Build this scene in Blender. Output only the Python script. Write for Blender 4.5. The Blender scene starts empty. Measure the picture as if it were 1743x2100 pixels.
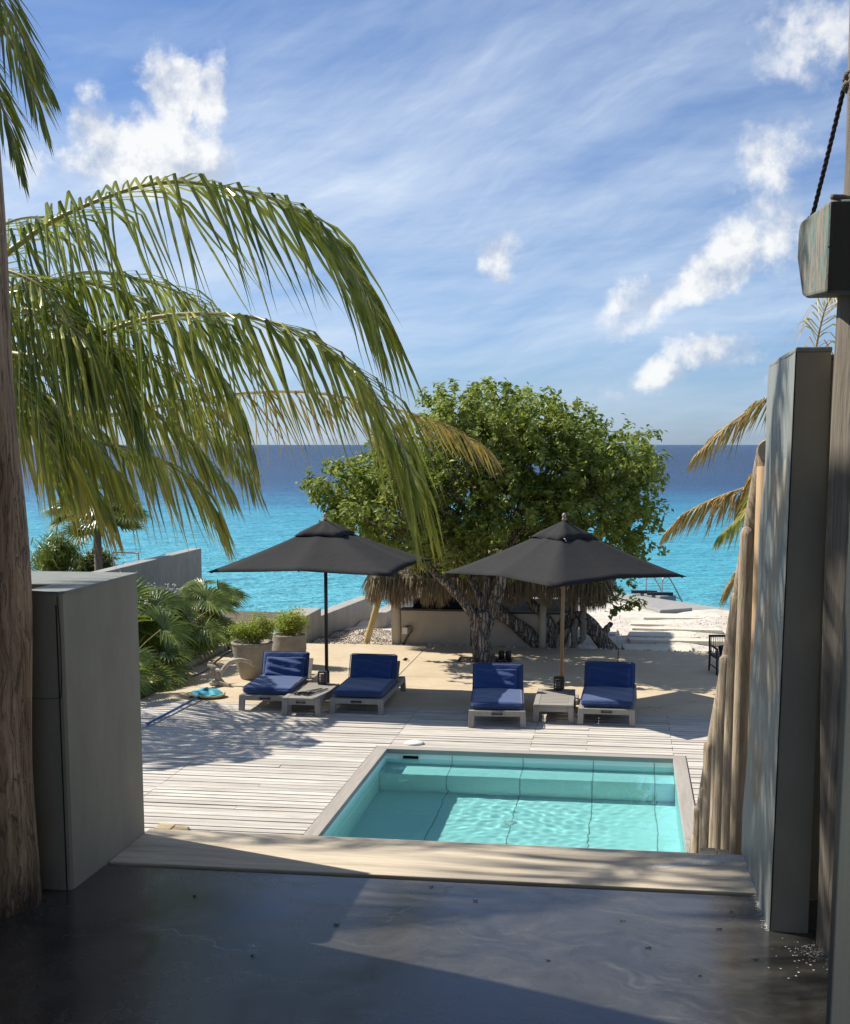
import bpy, bmesh, math, random
import numpy as np
from mathutils import Vector, Matrix, Quaternion

R = math.radians
S = bpy.context.scene
COL = S.collection
random.seed(7)
rng = np.random.default_rng(11)

# ------------------------------------------------------------------ camera
# world axes follow the house: +y looks out over the pool to the sea, z = 0 is the pool deck
cam = bpy.data.cameras.new('camera')
cam.sensor_fit = 'HORIZONTAL'
cam.sensor_width = 36.0
cam.lens = 2750.0 / 1743.0 * 36.0
cam.shift_x = 11.5 / 1743.0
cam.shift_y = 266.0 / 1743.0
cam.clip_start = 0.05
cam.clip_end = 90000
cam_o = bpy.data.objects.new('camera', cam)
COL.objects.link(cam_o)
cam_o.location = (0, 0, 3.6)
cam_o.rotation_euler = (R(90 - 8.3575), 0, R(8.7))
S.camera = cam_o

# ------------------------------------------------------------------ light
SUN_EL, SUN_AZ = 45.0, math.degrees(math.atan2(-.940, .342))
sun = bpy.data.lights.new('sun', 'SUN')
sun.energy = 5.0
sun.angle = R(0.53)
sun.color = (1.0, .93, .82)
sun_o = bpy.data.objects.new('sun', sun)
COL.objects.link(sun_o)
ld = Vector((.940 * math.cos(R(SUN_EL)), -.342 * math.cos(R(SUN_EL)), -math.sin(R(SUN_EL))))
sun_o.rotation_euler = ld.to_track_quat('-Z', 'Y').to_euler()
sun_o.location = (-20, 10, 25)

S.view_settings.view_transform = 'Standard'
S.view_settings.look = 'None'
S.view_settings.exposure = 0.42
S.view_settings.gamma = 1.0
S.view_settings.use_curve_mapping = False
S.render.engine = 'CYCLES'
S.cycles.use_denoising = True
S.cycles.max_bounces = 8
S.cycles.transparent_max_bounces = 24
S.cycles.caustics_reflective = False
S.cycles.caustics_refractive = True
S.cycles.blur_glossy = .6

# ------------------------------------------------------------------ node helper
class N:
    def __init__(s, tree):
        s.t = tree
        s.n = tree.nodes
        s.l = tree.links
    def add(s, typ, ins=None, **props):
        nd = s.n.new(typ)
        for k, v in props.items():
            setattr(nd, k, v)
        for k, v in (ins or {}).items():
            sock = nd.inputs[k]
            if isinstance(v, bpy.types.NodeSocket):
                s.l.new(v, sock)
            else:
                sock.default_value = v
        return nd
    def math(s, op, a, b=None, c=None, clamp=False):
        nd = s.n.new('ShaderNodeMath'); nd.operation = op; nd.use_clamp = clamp
        for i, v in enumerate((a, b, c)):
            if v is None: continue
            if isinstance(v, bpy.types.NodeSocket): s.l.new(v, nd.inputs[i])
            else: nd.inputs[i].default_value = v
        return nd.outputs[0]
    def vmath(s, op, a, b=None, scale=None):
        nd = s.n.new('ShaderNodeVectorMath'); nd.operation = op
        for i, v in enumerate((a, b)):
            if v is None: continue
            if isinstance(v, bpy.types.NodeSocket): s.l.new(v, nd.inputs[i])
            else: nd.inputs[i].default_value = v
        if scale is not None:
            if isinstance(scale, bpy.types.NodeSocket): s.l.new(scale, nd.inputs['Scale'])
            else: nd.inputs['Scale'].default_value = scale
        return nd.outputs['Value'] if op in ('DOT_PRODUCT', 'LENGTH', 'DISTANCE') else nd.outputs[0]
    def ramp(s, fac, stops, interp='LINEAR'):
        nd = s.n.new('ShaderNodeValToRGB')
        nd.color_ramp.interpolation = interp
        el = nd.color_ramp.elements
        while len(el) < len(stops): el.new(0.5)
        for e, (p, c) in zip(el, stops):
            e.position = p
            e.color = (c, c, c, 1) if isinstance(c, (int, float)) else (*c, 1)
        s.l.new(fac, nd.inputs[0])
        return nd.outputs[0]
    def mix(s, fac, a, b, blend='MIX'):
        nd = s.n.new('ShaderNodeMix'); nd.data_type = 'RGBA'; nd.blend_type = blend
        for sock, v in ((nd.inputs[0], fac), (nd.inputs[6], a), (nd.inputs[7], b)):
            if isinstance(v, bpy.types.NodeSocket): s.l.new(v, sock)
            elif isinstance(v, (tuple, list)): sock.default_value = (*v, 1) if len(v) == 3 else v
            else: sock.default_value = v
        return nd.outputs[2]
    def noise(s, vec, scale, detail=4, rough=.55, dist=0, out=0):
        nd = s.add('ShaderNodeTexNoise', {'Scale': scale, 'Detail': detail, 'Roughness': rough, 'Distortion': dist})
        if vec is not None: s.l.new(vec, nd.inputs['Vector'])
        return nd.outputs[out]
    def scale(s, vec, sc, rot=(0, 0, 0)):
        nd = s.add('ShaderNodeMapping', {'Scale': sc, 'Rotation': rot})
        s.l.new(vec, nd.inputs['Vector'])
        return nd.outputs[0]

# ------------------------------------------------------------------ sky with clouds
W = bpy.data.worlds.new('World')
S.world = W
W.use_nodes = True
W.node_tree.nodes.clear()
w = N(W.node_tree)
sky = w.add('ShaderNodeTexSky', sky_type='NISHITA', sun_disc=False, sun_elevation=R(SUN_EL),
            sun_rotation=R(SUN_AZ), altitude=0, air_density=1.0, dust_density=.35, ozone_density=2.2)
D3 = w.add('ShaderNodeTexCoord').outputs['Generated']
sep = w.add('ShaderNodeSeparateXYZ', {0: D3})
SKYC = w.mix(1.0, sky.outputs[0], w.ramp(w.math('ABSOLUTE', sep.outputs[2]), [(0.0, (.60, .83, 1.40)), (.05, (.59, .80, 1.26)), (.14, (.58, .76, 1.08)), (.32, (.62, .78, 1.06)), (1.0, (.78, .86, 1.02))]), 'MULTIPLY')
# thin high streaks and a milky veil, drawn out on a slant that rises to the right over the sea
RV, FV = Vector((math.cos(R(8.7)), math.sin(R(8.7)), 0)), Vector((-math.sin(R(8.7)), math.cos(R(8.7)), 0))
plane = w.add('ShaderNodeCombineXYZ', {0: w.vmath('DOT_PRODUCT', D3, tuple(RV)), 1: w.math('MULTIPLY', sep.outputs[2], 1.25), 2: w.math('MULTIPLY', w.vmath('DOT_PRODUCT', D3, tuple(FV)), .6)}).outputs[0]
warp = w.vmath('ADD', plane, w.vmath('SCALE', w.vmath('SUBTRACT', w.noise(plane, 3.2, 4, .55, out=1), (.5, .5, .5)), scale=.085))
def slant(v, ang, sx, sy): return w.scale(w.scale(v, (1, 1, 1), (0, 0, R(ang))), (sx, sy, 1))
c1 = w.noise(slant(warp, -27, 1.2, 4.2), 1.35, 9, .58)
c2 = w.noise(slant(warp, -34, 2.2, 11.0), 2.6, 9, .66)
c3 = w.noise(slant(warp, -8, 1.6, 8.0), 2.0, 9, .62)
cir = w.math('MULTIPLY', w.ramp(c1, [(.45, 0.0), (.70, 1.0)]), w.ramp(c2, [(.25, .30), (.70, 1.0)]))
low = w.math('MULTIPLY', w.ramp(c3, [(.40, 0.0), (.68, 1.0)]), w.ramp(w.math('ABSOLUTE', sep.outputs[2]), [(.0, .35), (.08, 1.0), (.30, .25)]))
cirm = w.math('ADD', w.math('MULTIPLY', cir, .74), w.math('MULTIPLY', low, .55), clamp=True)
base = w.mix(cirm, SKYC, (7.2, 8.3, 9.8))
# heap clouds: soft patches in fixed directions, broken up by noise
nz1 = w.noise(D3, 12, 9, .60)
nz2 = w.noise(D3, 42, 7, .62)
DW = w.vmath('ADD', D3, w.vmath('SCALE', w.vmath('SUBTRACT', w.noise(D3, 17, 6, .6, out=1), (.5, .5, .5)), scale=.055))
fb = w.math('ADD', w.math('MULTIPLY', nz1, .68), w.math('MULTIPLY', nz2, .32))
lit_n = w.noise(w.vmath('ADD', D3, (-.010, .003, .012)), 12, 9, .60)
def dirv(u, v):
    xc, t = (u - 860) / 2750, (v - 1316) / 2750
    cp, sp = math.cos(R(8.3575)), math.sin(R(8.3575))
    c, s = math.cos(R(8.7)), math.sin(R(8.7))
    y, z = cp - t * sp, -(sp + t * cp)
    return Vector((xc * c - y * s, xc * s + y * c, z)).normalized()
CLOUDS = [  # bearing given as two angles' stand-ins, half width, half height, strength
    (300, 325, 190, 82, .97), (345, 185, 62, 92, .93), (432, 195, 46, 80, .84), (190, 255, 75, 75, .88), (40, 330, 70, 60, .6),
    (1036, 530, 60, 72, .82), (1570, 320, 125, 90, .70), (1430, 560, 200, 75, .95), (1560, 500, 200, 120, .70), (1340, 640, 120, 52, .66), (1590, 600, 150, 70, .52),
    (1650, 60, 150, 120, .64), (1470, 725, 110, 42, .78), (1360, 770, 62, 42, .70), (1540, 770, 60, 32, .62), (1270, 805, 60, 26, .45),
    (800, 790, 120, 40, .3), (1000, 770, 70, 40, .25), (995, 676, 26, 16, .42),
    (-900, 500, 500, 150, .9), (2600, 480, 600, 150, .9), (3600, 300, 500, 200, .9)]
heap = None
for (u, v, a, b, k) in CLOUDS:
    d0 = dirv(u, v)
    dv = w.vmath('SUBTRACT', DW, tuple(d0))
    right = Vector((d0.y, -d0.x, 0)).normalized(); up = right.cross(d0)
    x = w.vmath('DOT_PRODUCT', dv, tuple(right / (a / 2750))); y = w.vmath('DOT_PRODUCT', dv, tuple(up / (b / 2750)))
    if u in (1430, 1340):     # one bank leans up to the right
        y = w.math('SUBTRACT', y, w.math('MULTIPLY', x, .9))
    r2 = w.math('ADD', w.math('MULTIPLY', x, x), w.math('MULTIPLY', y, y))
    m = w.math('MULTIPLY', w.math('SUBTRACT', 1.0, w.math('MULTIPLY', r2, .5), clamp=True), k)
    heap = m if heap is None else w.math('MAXIMUM', heap, m)
thr = w.math('ADD', w.math('MULTIPLY', w.math('SUBTRACT', fb, .5), 3.6), w.math('SUBTRACT', w.math('MULTIPLY', heap, 1.7), .78))
cm = w.ramp(thr, [(-.0, 0.0), (.66, 1.0)], 'EASE')
cm = w.math('MULTIPLY', cm, w.math('MULTIPLY', heap, 1.5, clamp=True), clamp=True)
shade = w.math('ADD', w.math('MULTIPLY', w.math('SUBTRACT', nz1, lit_n), 8.0), .60, clamp=True)
cc = w.mix(shade, (5.3, 6.0, 7.3), (10.2, 10.2, 10.0))
skyf = w.mix(w.math('MULTIPLY', cm, .88), base, cc)
bg = w.add('ShaderNodeBackground', {'Color': skyf, 'Strength': .075})
w.l.new(bg.outputs[0], w.add('ShaderNodeOutputWorld').inputs[0])

# ------------------------------------------------------------------ materials
def mat(name, fn):
    m = bpy.data.materials.new(name)
    m.use_nodes = True
    m.node_tree.nodes.clear()
    n = N(m.node_tree)
    out = n.add('ShaderNodeOutputMaterial')
    fn(n, out)
    return m
def pbsdf(n, out, color, rough=.7, bump=None, bstr=.3, bdist=.01, **kw):
    p = n.add('ShaderNodeBsdfPrincipled')
    def put(s, v):
        sock = p.inputs[s]
        if isinstance(v, bpy.types.NodeSocket): n.l.new(v, sock)
        elif isinstance(v, tuple): sock.default_value = (*v, 1) if len(v) == 3 else v
        else: sock.default_value = v
    put('Base Color', color); put('Roughness', rough)
    for k, v in kw.items(): put(k.replace('_', ' '), v)
    if bump is not None:
        b = n.add('ShaderNodeBump', {'Height': bump, 'Strength': bstr, 'Distance': bdist})
        n.l.new(b.outputs[0], p.inputs['Normal'])
    n.l.new(p.outputs[0], out.inputs[0])
    return p
def obj_co(n): return n.add('ShaderNodeTexCoord').outputs['Object']
def pos_co(n): return n.add('ShaderNodeNewGeometry').outputs['Position']
def rnd(n): return n.add('ShaderNodeObjectInfo').outputs['Random']
def shifted(n, co, amt=37.0):
    r = rnd(n)
    return n.vmath('ADD', co, n.add('ShaderNodeCombineXYZ', {0: n.math('MULTIPLY', r, amt), 1: n.math('MULTIPLY', r, amt * 1.7), 2: n.math('MULTIPLY', r, amt * .6)}).outputs[0])

def m_simple(name, col, rough=.6, var=.25, sc=6, bump=.15, bd=.01, **kw):
    def f(n, out):
        co = shifted(n, obj_co(n))
        v = n.noise(co, sc, 6, .6)
        c = n.mix(n.ramp(v, [(.3, 0.0), (.7, 1.0)]), tuple(x * (1 - var) for x in col), tuple(min(1, x * (1 + var)) for x in col))
        pbsdf(n, out, c, rough, n.noise(co, sc * 8, 4, .6), bump, bd, **kw)
    return mat(name, f)

def f_floor(n, out):
    co = pos_co(n)
    wv = n.vmath('ADD', co, n.vmath('SCALE', n.noise(co, 1.6, 3, .5, out=1), scale=.9))
    a = n.noise(wv, 2.2, 8, .66); b = n.noise(n.scale(wv, (1, 2.6, 1), (0, 0, .4)), 5.5, 8, .7)
    c = n.mix(n.ramp(a, [(.36, 0.0), (.64, 1.0)]), (.026, .025, .0225), (.070, .067, .060))
    c = n.mix(n.math('MULTIPLY', n.ramp(b, [(.5, 0.0), (.70, 1.0)]), .5), c, (.10, .095, .083))
    sw = n.noise(n.scale(wv, (.8, 5, 1), (0, 0, -.5)), 3.0, 9, .75)
    c = n.mix(n.math('MULTIPLY', n.ramp(sw, [(.55, 0.0), (.66, 1.0)]), .30), c, (.17, .16, .135))
    cr = n.add('ShaderNodeTexVoronoi', {'Scale': .9, 'Vector': n.vmath('ADD', co, n.vmath('SCALE', n.noise(co, 5, 5, .6, out=1), scale=.3))}, feature='DISTANCE_TO_EDGE').outputs[0]
    crack = n.math('MULTIPLY', n.ramp(cr, [(.0, 1.0), (.0035, 0.0)]), n.ramp(n.noise(co, 1.3, 2), [(.5, 0.0), (.6, 1.0)]))
    c = n.mix(n.math('MULTIPLY', crack, .8), c, (.012, .012, .011))
    rg = n.ramp(n.noise(wv, 4, 7, .65), [(.3, .14), (.7, .36)])
    h = n.math('SUBTRACT', n.math('MULTIPLY', n.noise(wv, 9, 6, .6), .4), n.math('MULTIPLY', crack, .6))
    pbsdf(n, out, c, rg, h, .25, .004, Specular_IOR_Level=.9)
M_FLOOR = mat('polished concrete', f_floor)

def m_plaster(name, ca, cb, streak=(1.6, 1.6, .7), rough=.75, bs=.35):
    def f(n, out):
        co = pos_co(n)
        a = n.noise(n.scale(co, streak), 3.5, 7, .65); b = n.noise(co, 1.3, 5, .6); d = n.noise(co, 55, 4, .7)
        c = n.mix(n.ramp(a, [(.3, 0.0), (.7, 1.0)]), ca, cb)
        c = n.mix(n.math('MULTIPLY', n.ramp(b, [(.35, 0.0), (.75, 1.0)]), .4), c, tuple(x * .72 for x in ca))
        c = n.mix(n.math('MULTIPLY', n.ramp(n.noise(n.scale(co, (5, 5, 1.6)), 4, 7, .7), [(.58, 0.0), (.8, 1.0)]), .22), c, tuple(x * 1.25 for x in cb))
        h = n.math('ADD', n.math('MULTIPLY', d, .25), n.noise(n.scale(co, streak), 5, 5, .6))
        pbsdf(n, out, c, rough, h, bs, .008)
    return mat(name, f)
M_WARM = m_plaster('warm grey plaster', (.315, .285, .22), (.41, .37, .285))
M_COOL = m_plaster('cool grey plaster', (.20, .225, .215), (.30, .325, .31), (7, 7, .6), .55)
M_BEIGE = m_plaster('beige plaster', (.42, .36, .28), (.5, .43, .34), (2, 2, 1))
M_CEM = m_plaster('stained cement', (.30, .285, .25), (.46, .43, .38), (3, 3, .35), .85)
M_CEMG = m_plaster('grey cement', (.27, .27, .255), (.38, .375, .35), (2, 2, 1), .85)
M_DARKDOOR = m_plaster('dark door paint', (.022, .028, .028), (.032, .040, .039), (6, 6, .4), .6, .15)

def m_wood(name, dark, light, axis=0, sc=1.0, rough=.75, contrast=(.3, .7), bd=.006, obj_var=.35, bs=.5, paint=None):
    def f(n, out):
        co = shifted(n, obj_co(n))
        s = [9.0, 9.0, 9.0]; s[axis] = .55
        s2 = [26.0, 26.0, 26.0]; s2[axis] = 1.1
        wv = n.vmath('ADD', co, n.vmath('SCALE', n.noise(co, 2.2, 3, out=1), scale=.05))
        a = n.noise(n.scale(wv, tuple(x * sc for x in s)), 1.6, 7, .66)
        b = n.noise(n.scale(wv, tuple(x * sc for x in s2)), 2.0, 5, .7)
        g = n.math('ADD', n.math('MULTIPLY', a, .6), n.math('MULTIPLY', b, .4))
        c = n.mix(n.ramp(g, [(contrast[0], 0.0), (contrast[1], 1.0)]), dark, light)
        c = n.mix(n.math('MULTIPLY', n.ramp(n.noise(co, 1.1, 5), [(.4, 0.0), (.7, 1.0)]), .3), c, tuple(x * .75 for x in light))
        if obj_var: c = n.mix(n.math('MULTIPLY', rnd(n), obj_var), c, tuple(.6 * x + .4 * y for x, y in zip(dark, light)))
        h = g
        if paint:
            pm = n.ramp(n.noise(n.scale(co, (6, 6, 1.5)), 4, 8, .75), [(.50, 0.0), (.56, 1.0)])
            c = n.mix(n.math('MULTIPLY', pm, .8), c, paint); h = n.math('ADD', g, n.math('MULTIPLY', pm, .3))
        pbsdf(n, out, c, rough, h, bs, bd)
    return mat(name, f)
M_DECK = m_wood('sun bleached deck wood', (.19, .16, .125), (.78, .735, .65), 0, 1.0, .8, (.34, .60), .004, .6)
M_COPE = m_wood('grey coping wood', (.24, .21, .18), (.47, .43, .38), 0, 1.0, .8, (.3, .65))
M_COPEY = m_wood('grey coping wood along', (.24, .21, .18), (.47, .43, .38), 1, 1.0, .8, (.3, .65))
M_GWOOD = m_wood('weathered grey teak', (.19, .175, .15), (.42, .39, .34), 1, 1.5, .8)
M_GWOODX = m_wood('weathered grey teak across', (.19, .175, .15), (.42, .39, .34), 0, 1.5, .8)
M_GWOODZ = m_wood('weathered grey teak upright', (.19, .175, .15), (.42, .39, .34), 2, 1.5, .8)
M_POLE = m_wood('palisade wood', (.15, .10, .055), (.60, .50, .355), 2, 2.6, .8, (.40, .60), .012, .4, 1.0)
M_POLEO = m_wood('orange pole wood', (.30, .17, .07), (.50, .33, .17), 2, 1.3, .7)
M_BAMB = m_wood('dry yellow cane', (.38, .27, .09), (.58, .45, .20), 2, .8, .5)
def f_post(n, out):
    co = obj_co(n)
    wv = n.vmath('ADD', co, n.vmath('SCALE', n.noise(n.scale(co, (3, 3, 1.2)), 1.5, 4, .6, out=1), scale=.16))
    a = n.noise(n.scale(wv, (11, 11, .8)), 1.5, 8, .68); b = n.noise(n.scale(wv, (34, 34, 1.3)), 1.6, 6, .7)
    g = n.math('ADD', n.math('MULTIPLY', a, .6), n.math('MULTIPLY', b, .4))
    c = n.mix(n.ramp(g, [(.36, 0.0), (.62, 1.0)]), (.15, .07, .03), (.62, .42, .255))
    line = n.math('ABSOLUTE', n.math('SUBTRACT', n.noise(n.scale(wv, (8, 8, .5)), 2.0, 5, .6), .5))
    crk = n.ramp(line, [(.0, 1.0), (.016, 0.0)])
    c = n.mix(n.math('MULTIPLY', crk, .40), c, (.06, .028, .014))
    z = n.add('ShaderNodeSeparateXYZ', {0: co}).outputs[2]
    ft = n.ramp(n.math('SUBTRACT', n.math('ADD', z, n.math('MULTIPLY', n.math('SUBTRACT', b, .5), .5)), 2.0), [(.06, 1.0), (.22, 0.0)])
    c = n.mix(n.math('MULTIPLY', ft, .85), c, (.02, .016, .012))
    pbsdf(n, out, c, .75, n.math('SUBTRACT', g, n.math('MULTIPLY', crk, .5)), .9, .02)
M_POST = mat('stripped orange log', f_post)
M_POSTG = m_wood('greyed log wood', (.07, .055, .04), (.26, .225, .18), 2, .8, .8, (.38, .60), .02, .1, .9)
M_BLOCK = m_wood('old painted timber', (.10, .09, .07), (.34, .31, .26), 2, 1.5, .8, (.3, .66), .012, 0, .8, (.10, .27, .25))
M_DARKT = m_wood('dark timber and shaded log end', (.05, .045, .035), (.13, .115, .09), 2, 1.2, .75)
M_SILL = m_wood('pale sill timber', (.36, .29, .195), (.66, .575, .44), 0, 1.4, .7, (.34, .56), .003, 0)
M_ENDG = m_wood('sawn pine', (.36, .26, .13), (.60, .50, .32), 0, 1.2, .8)
M_BARK = m_wood('furrowed bark', (.035, .026, .018), (.40, .34, .27), 2, 1.0, .9, (.40, .60), .04, 0, 1.0)
def f_bark(n, out):
    co = pos_co(n)
    wv = n.vmath('ADD', co, n.vmath('SCALE', n.noise(co, 5, 4, .6, out=1), scale=.10))
    v1 = n.add('ShaderNodeTexVoronoi', {'Scale': 1.0, 'Vector': n.scale(wv, (21, 21, 1.7))}, feature='DISTANCE_TO_EDGE').outputs[0]
    nz = n.noise(n.scale(wv, (30, 30, 2.6)), 1.6, 7, .7)
    h = n.math('ADD', n.math('MULTIPLY', n.ramp(v1, [(0, 0.0), (.28, 1.0)]), .7), n.math('MULTIPLY', nz, .5))
    c = n.mix(n.ramp(h, [(.25, 0.0), (.62, .55), (1.0, 1.0)]), (.05, .038, .028), (.56, .48, .39))
    c = n.mix(n.math('MULTIPLY', n.ramp(n.noise(co, 3, 5), [(.4, 0.0), (.7, 1.0)]), .4), c, (.15, .115, .085))
    pbsdf(n, out, c, .95, h, 1.0, .05)
M_BARK = mat('furrowed grey bark', f_bark)
M_DRIFT = m_wood('bleached driftwood', (.16, .13, .10), (.52, .47, .40), 2, 1.2, .85, (.3, .6), .015, 0, .8)
M_TRUNK = m_wood('palm trunk bark', (.10, .08, .06), (.30, .26, .20), 0, 1.2, .9)
M_PALAPOST = m_wood('pale post wood', (.38, .32, .23), (.62, .56, .45), 2, .8, .75)

def f_terr(n, out):
    co = pos_co(n)
    a = n.noise(co, .9, 7, .62); b = n.noise(co, 7, 6, .65); d = n.noise(co, 60, 4, .7)
    c = n.mix(n.ramp(a, [(.3, 0.0), (.7, 1.0)]), (.50, .395, .255), (.62, .515, .36))
    c = n.mix(n.math('MULTIPLY', n.ramp(b, [(.45, 0.0), (.75, 1.0)]), .4), c, (.44, .35, .23))
    c = n.mix(n.math('MULTIPLY', n.ramp(n.noise(co, 2.3, 8, .7), [(.56, 0.0), (.66, 1.0)]), .3), c, (.66, .59, .47))
    cr = n.add('ShaderNodeTexVoronoi', {'Scale': .42, 'Vector': n.vmath('ADD', co, n.vmath('SCALE', n.noise(co, 2.5, 6, .6, out=1), scale=.5))}, feature='DISTANCE_TO_EDGE').outputs[0]
    crack = n.math('MULTIPLY', n.ramp(cr, [(.0, 1.0), (.004, 0.0)]), n.ramp(n.noise(co, .5, 2), [(.46, 0.0), (.54, 1.0)]))
    c = n.mix(n.math('MULTIPLY', crack, .7), c, (.16, .12, .08))
    pbsdf(n, out, c, .85, n.math('ADD', b, n.math('MULTIPLY', d, .3)), .25, .01)
M_TERR = mat('sandy concrete', f_terr)

def f_sand(n, out):
    co = pos_co(n)
    a = n.noise(co, 1.2, 7, .6); b = n.noise(co, 9, 7, .7)
    c = n.mix(n.ramp(a, [(.35, 0.0), (.7, 1.0)]), (.52, .465, .38), (.72, .675, .60))
    deb = n.math('MULTIPLY', n.ramp(b, [(.60, 0.0), (.66, 1.0)]), n.ramp(n.noise(co, .7, 3), [(.45, 0.0), (.6, 1.0)]))
    c = n.mix(n.math('MULTIPLY', deb, .75), c, (.22, .165, .10))
    pbsdf(n, out, c, .95, n.math('ADD', b, n.noise(co, 3, 4)), .7, .05)
M_SAND = mat('coral sand', f_sand)
M_SLAB = m_simple('pale stone slab', (.66, .60, .49), .9, .14, 3, .3, .01)
M_SOIL = m_simple('garden soil', (.13, .10, .065), .95, .4, 5, .8, .04)
M_BED = m_simple('dark joint', (.035, .03, .025), .95, .3, 5, .3)

def f_sea(n, out):
    co = pos_co(n)
    sp = n.add('ShaderNodeSeparateXYZ', {0: co})
    big = n.noise(n.scale(co, (.012, .03, 1)), 1.0, 5, .6)
    d = n.math('ADD', sp.outputs[1], n.math('MULTIPLY', n.math('SUBTRACT', big, .5), 90.0))
    f = n.math('DIVIDE', d, 400.0, clamp=True)
    c = n.ramp(f, [(.07, (.10, .44, .50)), (.17, (.050, .38, .49)), (.27, (.020, .28, .44)), (.38, (.008, .12, .26)), (.48, (.004, .052, .15)), (1.0, (.003, .036, .105))])
    pat = n.ramp(n.noise(n.scale(co, (.05, .16, 1)), 1.0, 6, .65), [(.42, 0.0), (.72, 1.0)])
    c = n.mix(n.math('MULTIPLY', pat, .25), c, n.mix(.5, c, (.012, .12, .22)))
    w1 = n.noise(n.scale(co, (.35, .8, 1), (0, 0, .15)), 1.0, 5, .6)
    w2 = n.noise(n.scale(co, (.09, .22, 1), (0, 0, .1)), 1.0, 6, .7)
    w3 = n.noise(n.scale(co, (1.1, 2.2, 1), (0, 0, -.2)), 1.0, 4, .6)
    h = n.math('ADD', n.math('ADD', n.math('MULTIPLY', w1, .6), n.math('MULTIPLY', w3, .22)), n.math('MULTIPLY', w2, 1.1))
    pbsdf(n, out, c, .30, h, 1.0, 1.5, IOR=1.33, Specular_IOR_Level=.22)
M_SEA = mat('sea water', f_sea)

def f_basin(n, out):
    co = pos_co(n)
    a = n.noise(co, 2.2, 6, .6)
    c = n.mix(a, (.74, .86, .83), (.84, .92, .89))
    pbsdf(n, out, c, .6, n.noise(co, 14, 4), .1, .01)
M_BASIN = mat('pale pool paint', f_basin)
def f_water(n, out):
    g = n.add('ShaderNodeBsdfGlass', {'Color': (.64, .97, .98, 1), 'Roughness': 0.0, 'IOR': 1.33})
    n.l.new(g.outputs[0], out.inputs['Surface'])
M_WATER = mat('pool water', f_water)
def m_fabric(name, col, rough=.9, sheen=.3):
    def f(n, out):
        co = shifted(n, obj_co(n))
        a = n.noise(co, 3, 5, .6)
        c = n.mix(a, tuple(x * .75 for x in col), tuple(x * 1.2 for x in col))
        wr = n.noise(n.scale(co, (2.2, 5, 4)), 2.2, 4, .5, .6)
        h = n.math('ADD', n.math('MULTIPLY', wr, 1.0), n.math('MULTIPLY', n.noise(co, 240, 2), .03))
        pbsdf(n, out, c, rough, h, .45, .035, Sheen_Weight=sheen)
    return mat(name, f)
M_BLUE = m_fabric('blue canvas', (.011, .047, .175))
M_BLUED = m_fabric('blue piping', (.010, .03, .12))
def f_canopy(n, out):
    co = obj_co(n)
    a = n.noise(co, 2.5, 6, .6)
    c = n.mix(a, (.018, .018, .019), (.028, .028, .029))
    c = n.mix(n.math('MULTIPLY', n.ramp(n.noise(n.scale(co, (3, 3, 1)), 2.5, 7, .7), [(.6, 0.0), (.8, 1.0)]), .35), c, (.05, .048, .046))
    pbsdf(n, out, c, .9, n.noise(n.scale(co, (3, 3, 1)), 2, 4), .3, .03, Specular_IOR_Level=.3)
M_CANOPY = mat('black canopy cloth', f_canopy)
M_BLACK = m_simple('black painted metal', (.016, .016, .017), .45, .2, 8, .05)
M_BLACKW = m_simple('black wood', (.022, .020, .018), .5, .3, 8, .15)
M_STEEL = m_simple('dull steel', (.50, .49, .46), .35, .15, 8, .05, Metallic=.9)
M_POLEW = m_wood('varnished pole wood', (.26, .15, .075), (.42, .28, .15), 2, 1.5, .5)
M_FINIAL = m_simple('pale turned wood', (.42, .30, .25), .55, .15, 20, .1)
M_CLAY = m_simple('grey clay', (.285, .255, .205), .8, .22, 4, .35, .02)
M_WHITEP = m_simple('white plastic', (.72, .71, .66), .5, .08, 8, .05)
M_NET = m_simple('turquoise netting', (.04, .38, .50), .7, .3, 30, .3)
M_RIMY = m_simple('yellowed net rim', (.52, .42, .16), .55, .15, 10, .1)
M_BLUEP = m_simple('blue aluminium', (.02, .15, .36), .35, .15, 10, .05)
M_GLASS = m_simple('candle glass', (.42, .38, .30), .25, .2, 10, .02)
M_ROPE = m_simple('dark rope', (.055, .045, .04), .95, .4, 40, .8)
M_ROPEL = m_simple('grey rope', (.26, .235, .20), .95, .4, 40, .8)
M_CORDS = m_simple('coloured cords', (.42, .16, .12), .8, .4, 30, .1)
M_CORDG = m_simple('green cords', (.10, .32, .20), .8, .4, 30, .1)
M_CORDW = m_simple('white cords', (.62, .58, .52), .8, .2, 30, .1)
M_LITTER = m_simple('brown leaf litter', (.24, .165, .095), .9, .4, 9, .2)
M_ROCK = m_simple('coral rock', (.42, .39, .33), .95, .35, 5, .9, .05)
M_CRUMB = m_simple('white lime crumbs', (.72, .70, .66), .95, .1, 20, .6)
M_NAVY = m_simple('dark navy cushion', (.010, .016, .04), .9, .3, 4, .4, .03)
M_TEAL = m_simple('teal cushion', (.03, .09, .11), .9, .3, 4, .4, .03)
M_PINKW = m_simple('pale wall inside', (.62, .55, .46), .9, .08, 3, .1)
M_PALEW = m_simple('pale wall paint', (.62, .58, .50), .9, .06, 3, .1)
M_CEIL = m_simple('plain ceiling', (.60, .55, .47), .9, .1, 3, .1)

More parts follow.
